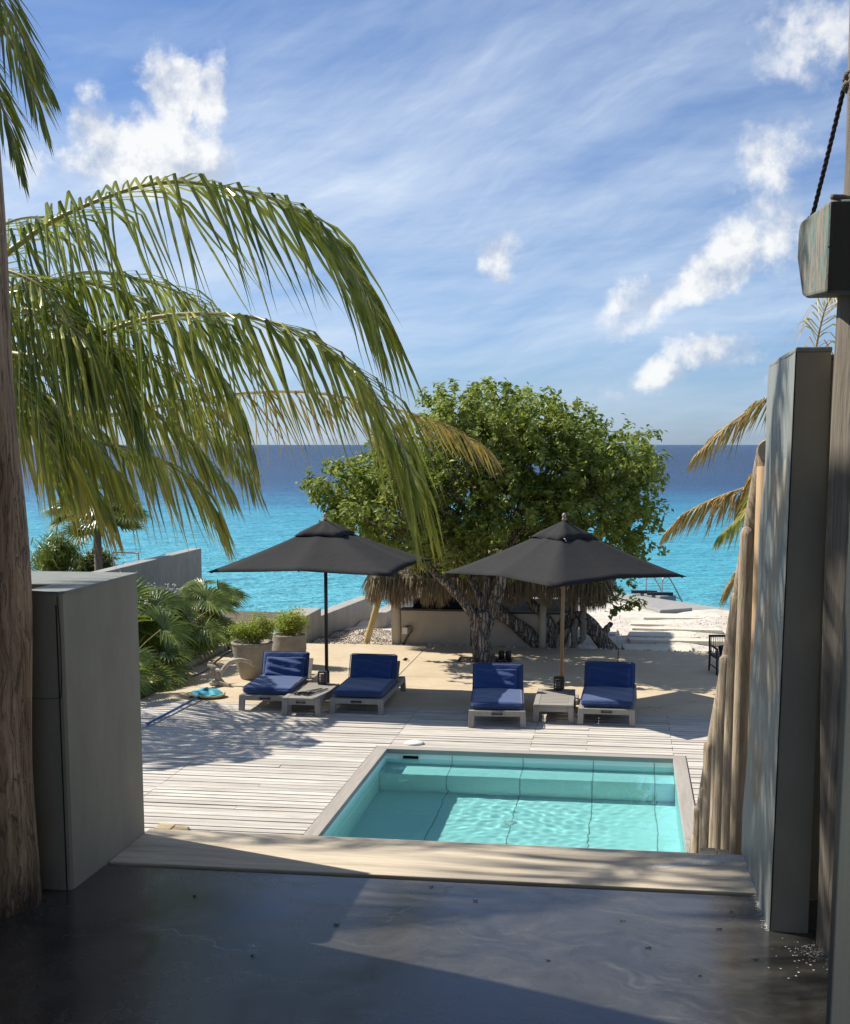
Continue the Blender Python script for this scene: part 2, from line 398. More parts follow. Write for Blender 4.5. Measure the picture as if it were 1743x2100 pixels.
def m_leaf(name, cols, trans=.28, rough=.45, tip=None, spec=.5):
    """cols: ramp stops on a random value per leaf; tip: colour of withered ends (attribute 'wither')."""
    def f(n, out):
        g = n.add('ShaderNodeNewGeometry')
        r = g.outputs['Random Per Island']
        c = n.ramp(r, cols)
        c = n.mix(n.math('MULTIPLY', n.ramp(n.noise(g.outputs['Position'], 1.1, 3), [(.35, 0.0), (.7, 1.0)]), .35), c, tuple(x * 1.35 for x in cols[-1][1]))
        if tip:
            at = n.add('ShaderNodeAttribute', attribute_name='wither').outputs['Fac']
            c = n.mix(n.ramp(at, [(.35, 0.0), (1.0, 1.0)]), c, n.mix(r, tip, tuple(x * .6 for x in tip)))
        p = n.add('ShaderNodeBsdfPrincipled', {'Base Color': c, 'Roughness': rough, 'Specular IOR Level': spec})
        t = n.add('ShaderNodeBsdfTranslucent', {'Color': n.mix(.5, c, (.30, .38, .05))})
        mx = n.add('ShaderNodeMixShader', {0: trans, 1: p.outputs[0], 2: t.outputs[0]})
        n.l.new(mx.outputs[0], out.inputs[0])
    return mat(name, f)
M_LEAF = m_leaf('sea grape green leaves', [(0, (.07, .125, .018)), (.5, (.14, .215, .036)), (.82, (.25, .32, .065)), (1, (.42, .43, .12))], .44, .48, None, .35)
M_POTL = m_leaf('yellow green small leaves', [(0, (.20, .28, .03)), (.6, (.33, .41, .05)), (1, (.45, .50, .08))], .45, .5)
M_PALM = m_leaf('coconut leaflets', [(0, (.022, .055, .008)), (.42, (.06, .115, .013)), (.68, (.19, .24, .027)), (1, (.55, .52, .10))], .30, .22, (.58, .42, .10))  # dark green to yellow stops paint shade and sunlit highlights on random leaflets
M_PALMD = m_leaf('dry coconut leaflets', [(0, (.22, .21, .04)), (.4, (.38, .29, .07)), (.75, (.50, .30, .08)), (1, (.34, .17, .05))], .28, .45, (.46, .27, .11))
M_FAN = m_leaf('fan palm blades', [(0, (.07, .12, .025)), (.6, (.14, .20, .04)), (1, (.26, .31, .07))], .26, .26, (.30, .23, .09))
M_BUSH = m_leaf('dark shrub leaves', [(0, (.03, .055, .015)), (1, (.08, .10, .03))], .2, .5)
M_RACH = m_simple('palm leaf stalk', (.30, .26, .09), .5, .25, 10, .1)
M_RACHD = m_simple('dry palm leaf stalk', (.40, .28, .12), .6, .25, 10, .1)
M_THATCH = m_leaf('grey brown thatch', [(0, (.09, .065, .04)), (.5, (.20, .15, .095)), (1, (.36, .29, .20))], .08, .85)

# ------------------------------------------------------------------ mesh helpers
class MB:
    def __init__(s): s.v, s.f, s.a = [], [], []
    def add(s, vs, fs):
        o = len(s.v)
        s.v.extend([tuple(p) for p in vs]); s.f.extend([tuple(i + o for i in q) for q in fs])
        return s
    def box(s, x0, x1, y0, y1, z0, z1):
        return s.add([(x0, y0, z0), (x1, y0, z0), (x1, y1, z0), (x0, y1, z0), (x0, y0, z1), (x1, y0, z1), (x1, y1, z1), (x0, y1, z1)],
                     [(0, 3, 2, 1), (4, 5, 6, 7), (0, 1, 5, 4), (1, 2, 6, 5), (2, 3, 7, 6), (3, 0, 4, 7)])
    def hexa(s, b, t):
        return s.add(list(b) + list(t), [(0, 3, 2, 1), (4, 5, 6, 7), (0, 1, 5, 4), (1, 2, 6, 5), (2, 3, 7, 6), (3, 0, 4, 7)])
    def prism_y(s, poly, y0, y1):      # poly in (x, z)
        n = len(poly)
        return s.add([(x, y0, z) for x, z in poly] + [(x, y1, z) for x, z in poly],
                     [tuple(range(n)), tuple(range(2 * n - 1, n - 1, -1))] + [(i, i + n, (i + 1) % n + n, (i + 1) % n) for i in range(n)])
    def prism_x(s, poly, x0, x1):      # poly in (y, z)
        n = len(poly)
        return s.add([(x0, y, z) for y, z in poly] + [(x1, y, z) for y, z in poly],
                     [tuple(range(n - 1, -1, -1)), tuple(range(n, 2 * n))] + [(i, (i + 1) % n, (i + 1) % n + n, i + n) for i in range(n)])
    def prism_z(s, poly, z0, z1):
        n = len(poly)
        return s.add([(x, y, z0) for x, y in poly] + [(x, y, z1) for x, y in poly],
                     [tuple(range(n - 1, -1, -1)), tuple(range(n, 2 * n))] + [(i, (i + 1) % n, (i + 1) % n + n, i + n) for i in range(n)])
    def tube(s, pts, rad, n=8, groove=0.0, gk=5, seed=0, cap=True, twist=0.0):
        pts = [Vector(p) for p in pts]
        if isinstance(rad, (int, float)): rad = [rad] * len(pts)
        rn = random.Random(seed)
        ph = [rn.uniform(0, 6.28) for _ in range(4)]
        T = []
        for i in range(len(pts)):
            a = pts[max(0, i - 1)]; b = pts[min(len(pts) - 1, i + 1)]
            T.append((b - a).normalized())
        ref = Vector((0, 0, 1)) if abs(T[0].z) < .9 else Vector((1, 0, 0))
        nx = T[0].cross(ref).normalized()
        vs, fs = [], []
        for i, p in enumerate(pts):
            nx = (nx - T[i] * nx.dot(T[i])).normalized()
            ny = T[i].cross(nx)
            for k in range(n):
                th = 2 * math.pi * k / n
                r = rad[i]
                if groove:
                    tt = th + twist * i
                    r *= 1 + groove * (.5 * math.sin(gk * tt + ph[0] + .35 * i) + .35 * math.sin((gk * 2 + 1) * tt + ph[1] - .2 * i) + .3 * math.sin(2 * tt + ph[2] + .5 * i))
                vs.append(p + nx * (math.cos(th) * r) + ny * (math.sin(th) * r))
        for i in range(len(pts) - 1):
            for k in range(n):
                a, b = i * n + k, i * n + (k + 1) % n
                fs.append((a, b, b + n, a + n))
        if cap:
            fs.append(tuple(range(n - 1, -1, -1))); fs.append(tuple((len(pts) - 1) * n + k for k in range(n)))
        return s.add(vs, fs)
    def lathe(s, prof, n=20, c=(0, 0, 0), cap=True):
        vs, fs = [], []
        for r, z in prof:
            for k in range(n):
                th = 2 * math.pi * k / n
                vs.append((c[0] + r * math.cos(th), c[1] + r * math.sin(th), c[2] + z))
        for i in range(len(prof) - 1):
            for k in range(n):
                a, b = i * n + k, i * n + (k + 1) % n
                fs.append((a, b, b + n, a + n))
        if cap:
            fs.append(tuple(range(n - 1, -1, -1))); fs.append(tuple((len(prof) - 1) * n + k for k in range(n)))
        return s.add(vs, fs)
    def sheet(s, g):                   # grid of points rows x cols
        r, c = len(g), len(g[0])
        return s.add([p for row in g for p in row], [(i * c + j, i * c + j + 1, (i + 1) * c + j + 1, (i + 1) * c + j) for i in range(r - 1) for j in range(c - 1)])
    def build(s, name, m, parent=None, smooth=False, bevel=0, seg=2, sharp=40):
        me = bpy.data.meshes.new(name)
        me.from_pydata(s.v, [], s.f)
        me.materials.append(m)
        if s.a:
            at = me.attributes.new('wither', 'FLOAT', 'POINT'); at.data.foreach_set('value', s.a)
        me.update()
        o = bpy.data.objects.new(name, me)
        COL.objects.link(o)
        if parent is not None: o.parent = parent
        if bevel:
            b = o.modifiers.new('bevel', 'BEVEL'); b.width = bevel; b.segments = seg; b.limit_method = 'ANGLE'; b.angle_limit = R(35)
            b.harden_normals = False
        if smooth:
            me.polygons.foreach_set('use_smooth', [True] * len(me.polygons))
            if smooth == 'auto':
                me.set_sharp_from_angle(angle=R(sharp))
        return o
def tag(o, label=None, cat=None, group=None, kind=None):
    if label: o['label'] = label
    if cat: o['category'] = cat
    if group: o['group'] = group
    if kind: o['kind'] = kind
    return o
def thing(name, label, cat, loc=(0, 0, 0), rz=0, group=None):
    o = bpy.data.objects.new(name, None)
    COL.objects.link(o)
    o.location = loc; o.rotation_euler = (0, 0, rz); o.empty_display_size = .2
    return tag(o, label, cat, group)
def struct(name, label, o=None):
    if o is None:
        o = bpy.data.objects.new(name, None); COL.objects.link(o)
    return tag(o, label, None, None, 'structure')
def copy_tree(o, parent=None):
    c = o.copy(); COL.objects.link(c)
    if parent is not None: c.parent = parent
    for ch in list(o.children): copy_tree(ch, c)
    return c
def spline(P, n):
    P = [Vector(p) for p in P]; out = []
    for i in range(n):
        t = i / (n - 1) * (len(P) - 1); k = min(int(t), len(P) - 2); f = t - k
        p0, p1, p2, p3 = P[max(k - 1, 0)], P[k], P[k + 1], P[min(k + 2, len(P) - 1)]
        out.append(.5 * ((2 * p1) + (p2 - p0) * f + (2 * p0 - 5 * p1 + 4 * p2 - p3) * f * f + (3 * p1 - p0 - 3 * p2 + p3) * f ** 3))
    return out
def lerp(a, b, t): return a + (b - a) * t

# ================================================================== SETTING: sea, beach, terrace
g = [[(x, y, -2.0) for x in (-40000, -2000, -300, -60, -20, 20, 60, 300, 2000, 40000)] for y in (24.6, 40, 80, 200, 600, 2000, 8000, 60000)]
struct('sea', 'open sea, turquoise in the shallows and deep blue to the horizon', MB().sheet(g).build('sea', M_SEA))

# beach: a sheet that falls gently from the terrace to the sea wall, uneven underfoot
def sand_z(x, y):
    z = -.07 - max(0, y - 24.5) * .045
    return z + .035 * math.sin(x * 2.3 + y * 1.1) * math.sin(y * 1.7 - x * .8) + .02 * math.sin(5.1 * x + 2.2) * math.sin(4.3 * y)
def shore(x): return 37.9 - 1.243 * max(0, x + 1.2)
g = [[(x, lerp(23.86, shore(x) + .35, t), sand_z(x, lerp(23.86, shore(x) + .35, t))) for x in np.linspace(-5.7, 9, 60)] for t in np.linspace(0, 1, 60)]
struct('beach', 'white coral sand beach with scattered dry leaf litter', MB().sheet(g).build('beach', M_SAND, None, True))
mb = MB().sheet([[(x, y, -.9 + .5 * (y < 24)) for x in (-60, -30, -12, -7.05)] for y in (-6, 8, 17, 24, 26.5, 33)])
g = []
for y in np.linspace(7, 31, 50):
    g.append([(x, y, -.03 + .05 * math.sin(x * 1.9 + y) * math.sin(y * 1.3) + (-.05 * max(0, y - 24))) for x in np.linspace(-16, -7.08, 24)])
struct('garden_ground', 'dark planted soil beside the pool terrace', MB().sheet(g).build('garden_ground', M_SOIL, None, True))
struct('ground', 'bare earth under and around the house', MB().box(-40, 40, -12, 24.4, -2.6, -1.3).build('ground', M_SOIL))

# terrace of sandy concrete, poured in slabs with open joints
terr = struct('terrace', 'sandy beige concrete terrace under the tree and loungers')
MB().box(-6.93, 9, 17.9, 23.78, -.3, -.03).build('bed', M_BED, terr)
xs = [-6.92, -3.475, -.07, 3.4, 6.2, 9.0]
for i in range(5):
    for (ya, yb) in ((17.99, 20.5), (20.5, 23.8)):
        if i == 1 and ya < 20:      # the joint only opens beyond the loungers
            pass
        x0, x1 = xs[i] + .006, xs[i + 1] - .006
        y0, y1 = ya + .004, yb - .004
        if x0 < -2.3 < x1 and y0 < 22.2 < y1:        # leave the tree pit open
            mb = MB(); px0, px1, py0, py1 = -2.75, -1.83, 22.02, 22.62
            mb.box(x0, px0, y0, y1, -.12, 0); mb.box(px1, x1, y0, y1, -.12, 0); mb.box(px0, px1, y0, py0, -.12, 0); mb.box(px0, px1, py1, y1, -.12, 0)
            mb.build('slab', M_TERR, terr)
        else:
            MB().box(x0, x1, y0, y1, -.12, 0).build('slab', M_TERR, terr, False, .006, 1)
MB().box(-2.75, -1.83, 22.02, 22.62, -.3, -.045).build('tree_pit_soil', M_SOIL, terr)
# crumbled sandy lip along the far edge of the terrace
mb = MB()
for i in range(420):
    x = random.uniform(-5.6, 6); y = 23.8 + random.gauss(0, .035); r = random.uniform(.008, .028)
    mb.lathe([(r, -.4 * r), (r * .9, .5 * r), (r * .3, .9 * r)], 5, (x, y, .004 if y < 23.8 else -.03))
tag(mb.build('sand_crumbs', M_SAND), 'crumbs of white sand along the far terrace edge', None, None, 'stuff')
lm = MB()
def litter(n, x0, x1, y0, y1):
    for i in range(n):
        x = random.uniform(x0, x1); y = random.uniform(y0, y1); a = random.uniform(0, 6.28); L = random.uniform(.008, .026); z = sand_z(x, y) + random.uniform(.012, .03)
        c, s_ = math.cos(a), math.sin(a)
        o = len(lm.v)
        lm.v.extend([(x - L * c, y - L * s_, z), (x - .4 * L * s_, y + .4 * L * c, z + random.uniform(0, .02)), (x + L * c, y + L * s_, z + random.uniform(0, .02)), (x + .4 * L * s_, y - .4 * L * c, z)])
        lm.f.extend([(o, o + 1, o + 2), (o, o + 2, o + 3)])
litter(2600, -5.7, -4.2, 23.95, 26.5); litter(900, -1, 3.5, 24.0, 30); litter(260, 1.6, 3.2, 27, 32)
tag(lm.build('dry_leaf_litter', M_LITTER), 'small brown dry leaves scattered over the sand', None, None, 'stuff')
# stepping slabs let into the sand
path = struct('stepping_path', 'path of broad pale slabs crossing the sand to the sea steps')
for (x0, x1, y0, y1) in ((.02, 1.25, 24.05, 24.75), (.1, 1.95, 25.3, 26.25), (.12, 1.5, 26.7, 27.45), (.18, 2.02, 27.9, 28.9), (.2, 1.5, 29.4, 30.4), (.5, 2.3, 31.2, 32.6), (-1.5, -.1, 26.9, 27.8)):
    z = sand_z((x0 + x1) / 2, y0) + .028
    j = lambda: random.uniform(-.04, .04)
    b = [(x0 + j(), y0 + j()), (x1 + j(), y0 + j()), (x1 + j(), y1 + j()), (x0 + j(), y1 + j())]
    dz = sand_z((x0 + x1) / 2, y1) - sand_z((x0 + x1) / 2, y0)
    MB().hexa([(x, y, z - .14) for x, y in b], [(b[0][0], b[0][1], z), (b[1][0], b[1][1], z), (b[2][0], b[2][1], z + dz + .01), (b[3][0], b[3][1], z + dz + .01)]).build('slab', M_SLAB, path, False, .015, 2)

# kerb along the garden
kerb = struct('kerb', 'low concrete kerb between the garden and the deck')
MB().box(-7.07, -6.95, 10.3, 22.9, -.3, .09).build('kerb_stone', M_CEM, kerb, False, .012, 2)

# ================================================================== DECK
deck = struct('deck', 'sun bleached wooden pool deck of narrow boards')
MB().box(-6.93, -2.92, 10.42, 17.96, -.30, -.075).build('sub_floor', M_BED, deck)
MB().box(.78, 2.9, 10.42, 17.96, -.30, -.075).build('sub_floor', M_BED, deck)
MB().box(-2.915, .775, 15.57, 17.96, -.30, -.075).build('sub_floor', M_BED, deck)
MB().box(-2.95, .81, 10.42, 11.56, -.30, -.075).build('sub_floor', M_BED, deck)
PX0, PX1, PY0, PY1 = -2.76, .62, 11.75, 15.42
plank_mesh = {}
def plank(x0, x1, y0, y1):
    L = round(x1 - x0, 3); B = round(y1 - y0, 3)
    if (L, B) not in plank_mesh:
        o = MB().box(-L / 2, L / 2, -B / 2, B / 2, -.03, 0).build('plank', M_DECK, deck, False)
        plank_mesh[(L, B)] = o.data
    else:
        o = bpy.data.objects.new('plank', plank_mesh[(L, B)]); COL.objects.link(o); o.parent = deck
    o.location = ((x0 + x1) / 2, (y0 + y1) / 2, random.uniform(-.004, .003))
    o.rotation_euler = (random.uniform(-.02, .02), 0, random.uniform(-.0012, .0012))
PITCH, GAP = .126, .019
y = 10.45
row = 0
while y < 17.9:
    y0, y1 = y, min(y + PITCH - GAP, 17.985)
    in_pool = y1 > PY0 - .14 and y0 < PY1 + .14
    if in_pool:
        segs = [(-6.93, -4.86), (-4.86, PX0 - .146), (PX1 + .146, 2.9)]
    else:
        segs = [(-6.93, -4.86), (-4.86, -2.76), (-2.76, -1.07), (-1.07, .62), (.62, 2.9)] if row % 3 else [(-6.93, -5.4), (-5.4, -2.76), (-2.76, -.4), (-.4, 1.3), (1.3, 2.9)]
    for a, b in segs:
        if in_pool and a == -4.86 and row % 7 == 3:
            c = -3.8
            plank(a + .003, c - .003, y0, y1); plank(c + .003, b - .003, y0, y1)
        else:
            plank(a + .003, b - .003, y0, y1)
    y += PITCH; row += 1

# ================================================================== POOL
pool = thing('swimming_pool', 'small square plunge pool of clear turquoise water set in the wooden deck', 'pool', (0, 0, 0))
FZ, WZ, BZ, BY = -1.10, -.10, -.36, 14.93
T = .15
SKX0, SKX1, SKZ0, SKZ1 = -2.57, -2.37, -.125, -.065
mb = MB()
mb.box(PX0 - T, PX1 + T, PY0 - T, PY1 + T, FZ - .12, FZ)
mb.box(PX0 - T, PX0, PY0, PY1, FZ, -.045); mb.box(PX1, PX1 + T, PY0, PY1, FZ, -.045)
mb.box(PX0 - T, PX1 + T, PY0 - T, PY0, FZ, -.045)
mb.box(PX0 - T, SKX0, PY1, PY1 + T, FZ, -.045); mb.box(SKX1, PX1 + T, PY1, PY1 + T, FZ, -.045)
mb.box(SKX0, SKX1, PY1, PY1 + T, FZ, SKZ0); mb.box(SKX0, SKX1, PY1, PY1 + T, SKZ1, -.045)
mb.build('basin', M_BASIN, pool)
MB().box(PX0 + .001, PX1 - .001, BY, PY1 - .001, FZ + .001, BZ).build('bench', M_BASIN, pool, False, .012, 2)
# grooves between the poured panels, each a thin dark strip standing a hair proud
def wob(x, y, z, ax): return (x + (.006 * math.sin(y * 4.1 + x * 3) if ax else 0), y, z)
for xj in (-1.96, -1.13, -.30, .40):
    mb = MB()
    ys = np.linspace(PY0, BY, 30); w_ = .0045
    mb.sheet([[wob(xj + s * w_, yy, FZ + .004, 1) for s in (-1, 1)] for yy in ys])
    mb.sheet([[(xj + s * w_ + .006 * math.sin(BY * 4.1 + xj * 3), BY - .004, z) for s in (-1, 1)] for z in (FZ, BZ)])
    mb.sheet([[(xj + s * w_ + .006 * math.sin(BY * 4.1 + xj * 3), yy, BZ + .004) for s in (-1, 1)] for yy in (BY - .004, PY1)])
    mb.sheet([[(xj + s * w_ + .006 * math.sin(BY * 4.1 + xj * 3), PY1 - .004, z) for s in (-1, 1)] for z in (BZ, -.05)])
    mb.build('panel_joint', M_CEM, pool)
for yj in (13.9, 12.75):
    MB().sheet([[(xx, yj + s * .003, FZ + .004) for s in (-1, 1)] for xx in (PX0, PX1)]).build('panel_joint', M_BASIN, pool)
cw = .135
MB().box(PX0 - cw, PX1 + cw, PY1 - .012, PY1 + cw, -.045, .012).build('coping', M_COPE, pool, False, .005, 2)
MB().box(PX0 - cw, PX1 + cw, PY0 - cw, PY0 + .012, -.045, .012).build('coping', M_COPE, pool, False, .005, 2)
MB().box(PX0 - cw, PX0 + .012, PY0 + .013, PY1 - .013, -.045, .012).build('coping', M_COPEY, pool, False, .005, 2)
MB().box(PX1 - .012, PX1 + cw, PY0 + .013, PY1 - .013, -.045, .012).build('coping', M_COPEY, pool, False, .005, 2)
sk = MB()
e = .018
sk.box(SKX0 - e, SKX1 + e, PY1 - .012, PY1 - .001, SKZ1, SKZ1 + e); sk.box(SKX0 - e, SKX1 + e, PY1 - .012, PY1 - .001, SKZ0 - e, SKZ0)
sk.box(SKX0 - e, SKX0, PY1 - .012, PY1 - .001, SKZ0, SKZ1); sk.box(SKX1, SKX1 + e, PY1 - .012, PY1 - .001, SKZ0, SKZ1)
skm = sk.build('skimmer', M_WHITEP, pool)
MB().box(SKX0, SKX1, PY1 + .10, PY1 + .11, SKZ0, SKZ1).build('flap', M_BED, skm)
MB().lathe([(.085, 0), (.085, .01), (.075, .016), (.0, .016)], 24, (-1.15, 13.9, FZ + .003), False).build('drain_cover', M_WHITEP, pool)
wr_ = random.Random(5)
WAVES = [(k_ := wr_.uniform(11, 62), (a_ := wr_.uniform(0, 6.283)) and math.cos(a_), math.sin(a_), wr_.uniform(0, 6.28), .0044 / k_ ** .95 * wr_.uniform(.5, 1.2)) for _ in range(16)]
def wave(x, y):
    q = 0
    xx, yy_ = x + .05 * math.sin(4.1 * y + 1.3 * x), y + .05 * math.sin(3.7 * x - 1.1 * y + 2)
    for (k, ax, ay, ph, am) in WAVES:
        q += am * math.sin(k * (ax * xx + ay * yy_) + ph + .9 * math.sin(2.3 * (ay * x - ax * y) + ph * 2))
    return q * (.62 + .38 * math.sin(1.9 * x + .7 * y + 1) + .25 * math.sin(2.6 * y - 1.4 * x))
gx, gy = np.linspace(PX0 + .0015, PX1 - .0015, 280), np.linspace(PY0 + .0015, PY1 - .0125, 290)
pw = MB().sheet([[(x, yv, WZ + wave(x, yv)) for x in gx] for yv in gy]).build('pool_water', M_WATER, None, True)
struct('pool_water', 'clear rippled turquoise pool water', pw)
pw.cycles.is_caustics_caster = True
for o_ in pool.children: o_.cycles.is_caustics_receiver = True
sun.cycles.is_caustics_light = True
tag(MB().lathe([(.12, 0), (.12, .012), (.108, .02), (.03, .022), (.0, .022)], 28, (-2.48, 15.78, .003), False).build('skimmer_lid', M_WHITEP, None, True),
    'round white plastic lid lying on the deck by the pool corner', 'lid')

# ================================================================== ROOM IN THE FOREGROUND
HF = 2.05
struct('floor', 'dark polished concrete floor of the open room', MB().box(-7, 5, -5, 4.588, 1.75, HF).build('floor', M_FLOOR))
MB_ = MB().box(-7, -1.885, 4.6, 5.05, 1.75, HF - .004); MB_.box(.485, 5, 4.6, 5.05, 1.75, HF - .004)
struct('floor_edge', 'concrete floor edge outside the openings', MB_.build('floor_edge', M_CEMG))
struct('threshold', 'pale grained sill board across the opening above the steps',
       MB().box(-1.884, .484, 4.618, 5.06, 1.93, HF + .006).build('threshold', M_SILL, None, False, .004, 2))
struct('ceiling', 'plain ceiling over the open room', MB().box(-7, 5, -5, 3.75, 6.05, 6.25).build('ceiling', M_CEIL))
struct('side_wall', 'plain wall on the right of the room', MB().box(5.0, 5.2, -5.2, 3.7, 1.75, 6.05).build('side_wall', M_PALEW))
struct('side_wall', 'plain unseen wall left of the log post, added to shade the floor', MB().box(-3.4, -3.2, 1.2, 4.34, 1.75, 6.05).build('side_wall', M_WARM))  # out of view, added and sized to keep sun off the left floor
struct('house_wall', 'house wall under the room', MB().box(-7, 5, 4.3, 4.58, -.6, 1.75).build('house_wall', M_WARM))
# stairs down to the deck
st = thing('staircase', 'wooden staircase dropping from the sill to the pool deck', 'staircase')
for i in range(10):
    z = HF - .186 * (i + 1); y0 = 5.07 + i * .29
    MB().box(-1.80, .40, y0, y0 + .31, z - .045, z).build('tread', M_GWOODX, st, False, .005, 1)
for x in (-1.86, .34):
    MB().hexa([(x, 5.065, 1.4), (x + .06, 5.065, 1.4), (x + .06, 8.1, -.1), (x, 8.1, -.1)], [(x, 5.065, 1.98), (x + .06, 5.065, 1.98), (x + .06, 8.1, .18), (x, 8.1, .18)]).build('stringer', M_GWOOD, st)
struct('lower_ground', 'sandy ground around the foot of the steps', MB().box(-7, 5, 4.6, 10.4, -.55, -.06).build('lower_ground', M_SAND))

# low wall on the left, with its shelf behind the log post
lw = thing('parapet_wall', 'low warm grey plaster wall with a cool grey top left of the opening', 'wall')
poly = [(-2.02, 4.30), (-1.913, 4.30), (-1.90, 4.306), (-1.893, 4.318), (-1.88, 4.99), (-2.75, 4.99), (-2.75, 4.52), (-2.02, 4.52)]
MB().prism_z(poly, HF - .01, 3.098).build('wall_body', M_WARM, lw)
poly2 = [(-2.023, 4.297), (-1.902, 4.297), (-1.884, 4.32), (-1.877, 4.993), (-2.75, 4.993), (-2.75, 4.517), (-2.023, 4.517)]
MB().prism_z(poly2, 3.099, 3.106).build('wall_cap', M_COOL, lw)
MB().prism_z([(-1.9125, 4.2968), (-1.9085, 4.2968), (-1.9085, 4.30), (-1.9125, 4.30)], HF, 3.06).build('corner_crack', M_BED, lw)
mb = MB()
pts = [(-1.9045, 4.296, 3.09), (-1.899, 4.298, 2.95), (-1.9, 4.298, 2.8), (-1.905, 4.297, 2.74)]
mb.tube(pts, .0018, 5); mb.tube([(-2.02, 4.2985, 2.735), (-1.96, 4.2985, 2.733), (-1.905, 4.2975, 2.738)], .0012, 5)
mb.build('plaster_crack', M_BED, lw)

# tall slim pier on the right
rw = thing('plaster_pier', 'tall slim plaster pier, grey green on its side, right of the opening', 'pier')
bt = [(.492, 4.262), (.608, 4.258), (.608, 4.62), (1.5, 4.62), (1.5, 5.12), (.474, 5.12)]
tp = [(.502, 4.262), (.602, 4.258), (.602, 4.62), (1.5, 4.62), (1.5, 5.12), (.512, 5.12)]
q = 6
MB().add([(x, y, HF - .01) for x, y in bt] + [(x, y, 3.876) for x, y in tp], [tuple(range(q - 1, -1, -1)), tuple(range(q, 2 * q))] + [(i, (i + 1) % q, (i + 1) % q + q, i + q) for i in range(q)]).build('pier_body', M_WARM, rw)
g = [[(lerp(lerp(.492, .474, j / 6), lerp(.502, .512, j / 6), i / 24) - .004 - .004 * math.sin(i * .9 + j) * math.sin(j * 1.3), lerp(4.263, 5.119, j / 6), lerp(HF, 3.878, i / 24)) for j in range(7)] for i in range(25)]
MB().sheet(g).build('side_skim', M_COOL, rw, True)
MB().prism_z([(.497, 4.258), (.605, 4.254), (.605, 4.617), (1.5, 4.617), (1.5, 5.124), (.507, 5.124)], 3.8765, 3.892).build('pier_cap', M_COOL, rw, False, .004, 2)
mb = MB()
mb.tube([(.4905 + .0005 * i, 4.2605, 2.06 + i * .1) for i in range(18)], [.0012 + .0014 * abs(math.sin(i * 2.1)) for i in range(18)], 5)
mb.build('edge_crack', M_BED, rw)

def log(name, label, pts, rad, m, seed, n=40, groove=.05):
    P = spline(pts, 40); rr = [r for r in np.interp(np.linspace(0, 1, 40), np.linspace(0, 1, len(rad)), rad)]
    return tag(MB().tube(P, rr, n, groove, 4, seed).build(name, m, None, True), label, 'post')
log('log_post', 'stout bare orange brown log post at the left of the opening', [(-2.205, 4.14, 2.0), (-2.205, 4.14, 2.5), (-2.195, 4.14, 3.2), (-2.205, 4.14, 3.9), (-2.22, 4.14, 4.7), (-2.235, 4.14, 6.05)], [.255, .243, .237, .230, .22, .205], M_POST, 3)
log('log_post', 'greyish log post behind the plaster pier on the right', [(.775, 4.14, 2.0), (.765, 4.14, 2.4), (.745, 4.14, 3.0), (.74, 4.14, 3.6), (.735, 4.14, 4.3), (.735, 4.14, 5.0), (.74, 4.14, 6.05)], [.155, .150, .146, .145, .138, .135, .13], M_POSTG, 9, 36, .045)

# hanging timber block with its ropes
blk = thing('timber_block', 'old timber block with flaking turquoise paint hung on ropes by the post', 'timber block', (.0, 0, 0))
b = [(.527, 3.92), (.62, 3.92), (.66, 4.50), (.545, 4.58)]
mb = MB().hexa([(.527, 3.92, 4.016), (.66, 3.92, 4.012), (.66, 4.42, 4.05), (.565, 4.50, 4.075)], [(.529, 3.92, 4.262), (.66, 3.92, 4.262), (.66, 4.56, 4.30), (.532, 4.58, 4.312)])
# chamfer the far lower corner like the worn piece in the picture
mb = MB()
prof = [(3.92, 4.012), (4.36, 4.045), (4.44, 4.06), (4.60, 4.19), (4.60, 4.275), (4.56, 4.305), (4.0, 4.268), (3.92, 4.262)]
mb.prism_x(prof, .531, .66)
blk_b = mb.build('block', M_BLOCK, blk, False, .012, 3)
MB().prism_y([(.5335, 4.135), (.66, 4.135), (.66, 4.1385), (.5335, 4.1385)], 3.9175, 3.93).build('split', M_BED, blk_b)
MB().box(.536, .66, 3.9165, 3.9215, 4.02, 4.255).build('end_face', M_DARKT, blk)
def twisted(mb, a, b, r, sag=0, n=40, strands=3):
    a, b = Vector(a), Vector(b)
    t = (b - a).normalized(); nx = t.cross(Vector((0, 1, 0))).normalized(); ny = t.cross(nx); L = (b - a).length
    for s in range(strands):
        pts = []
        for i in range(n):
            f = i / (n - 1); th = f * L / (r * 9) * 6.28 + s * 6.28 / strands
            pts.append(a.lerp(b, f) + nx * math.cos(th) * r * .55 + ny * math.sin(th) * r * .55 - Vector((0, 0, sag * 4 * f * (1 - f))))
        mb.tube(pts, r * .62, 6)
mb = MB(); twisted(mb, (.548, 4.42, 4.285), (.598, 4.2, 4.625), .0065, .004, 90)
rp = mb.build('rope', M_ROPE, blk, True)
for i in range(60):
    f = random.random(); p = Vector((.548, 4.42, 4.285)).lerp(Vector((.598, 4.2, 4.625)), f)
mb = MB(); twisted(mb, (.605, 3.99, 4.27), (.597, 4.07, 4.62), .006, 0, 90)
mb.build('rope', M_ROPEL, blk, True)
mb = MB()
mb.tube([(.735 + .145 * math.cos(a), 4.14 + .145 * math.sin(a), 4.63 + .006 * math.sin(3 * a)) for a in np.linspace(0, 6.283, 28)], .0085, 6)
mb.tube([(.735 + .145 * math.cos(a), 4.14 + .145 * math.sin(a), 4.612) for a in np.linspace(0, 6.283, 28)], .008, 6)
mb.lathe([(.004, -.014), (.013, -.006), (.013, .006), (.004, .014)], 8, (.592, 4.10, 4.628))
mb.lathe([(.004, -.014), (.014, -.006), (.014, .006), (.004, .014)], 8, (.60, 3.99, 4.268))
mb.lathe([(.004, -.010), (.011, -.004), (.011, .006), (.004, .010)], 8, (.547, 4.42, 4.29))
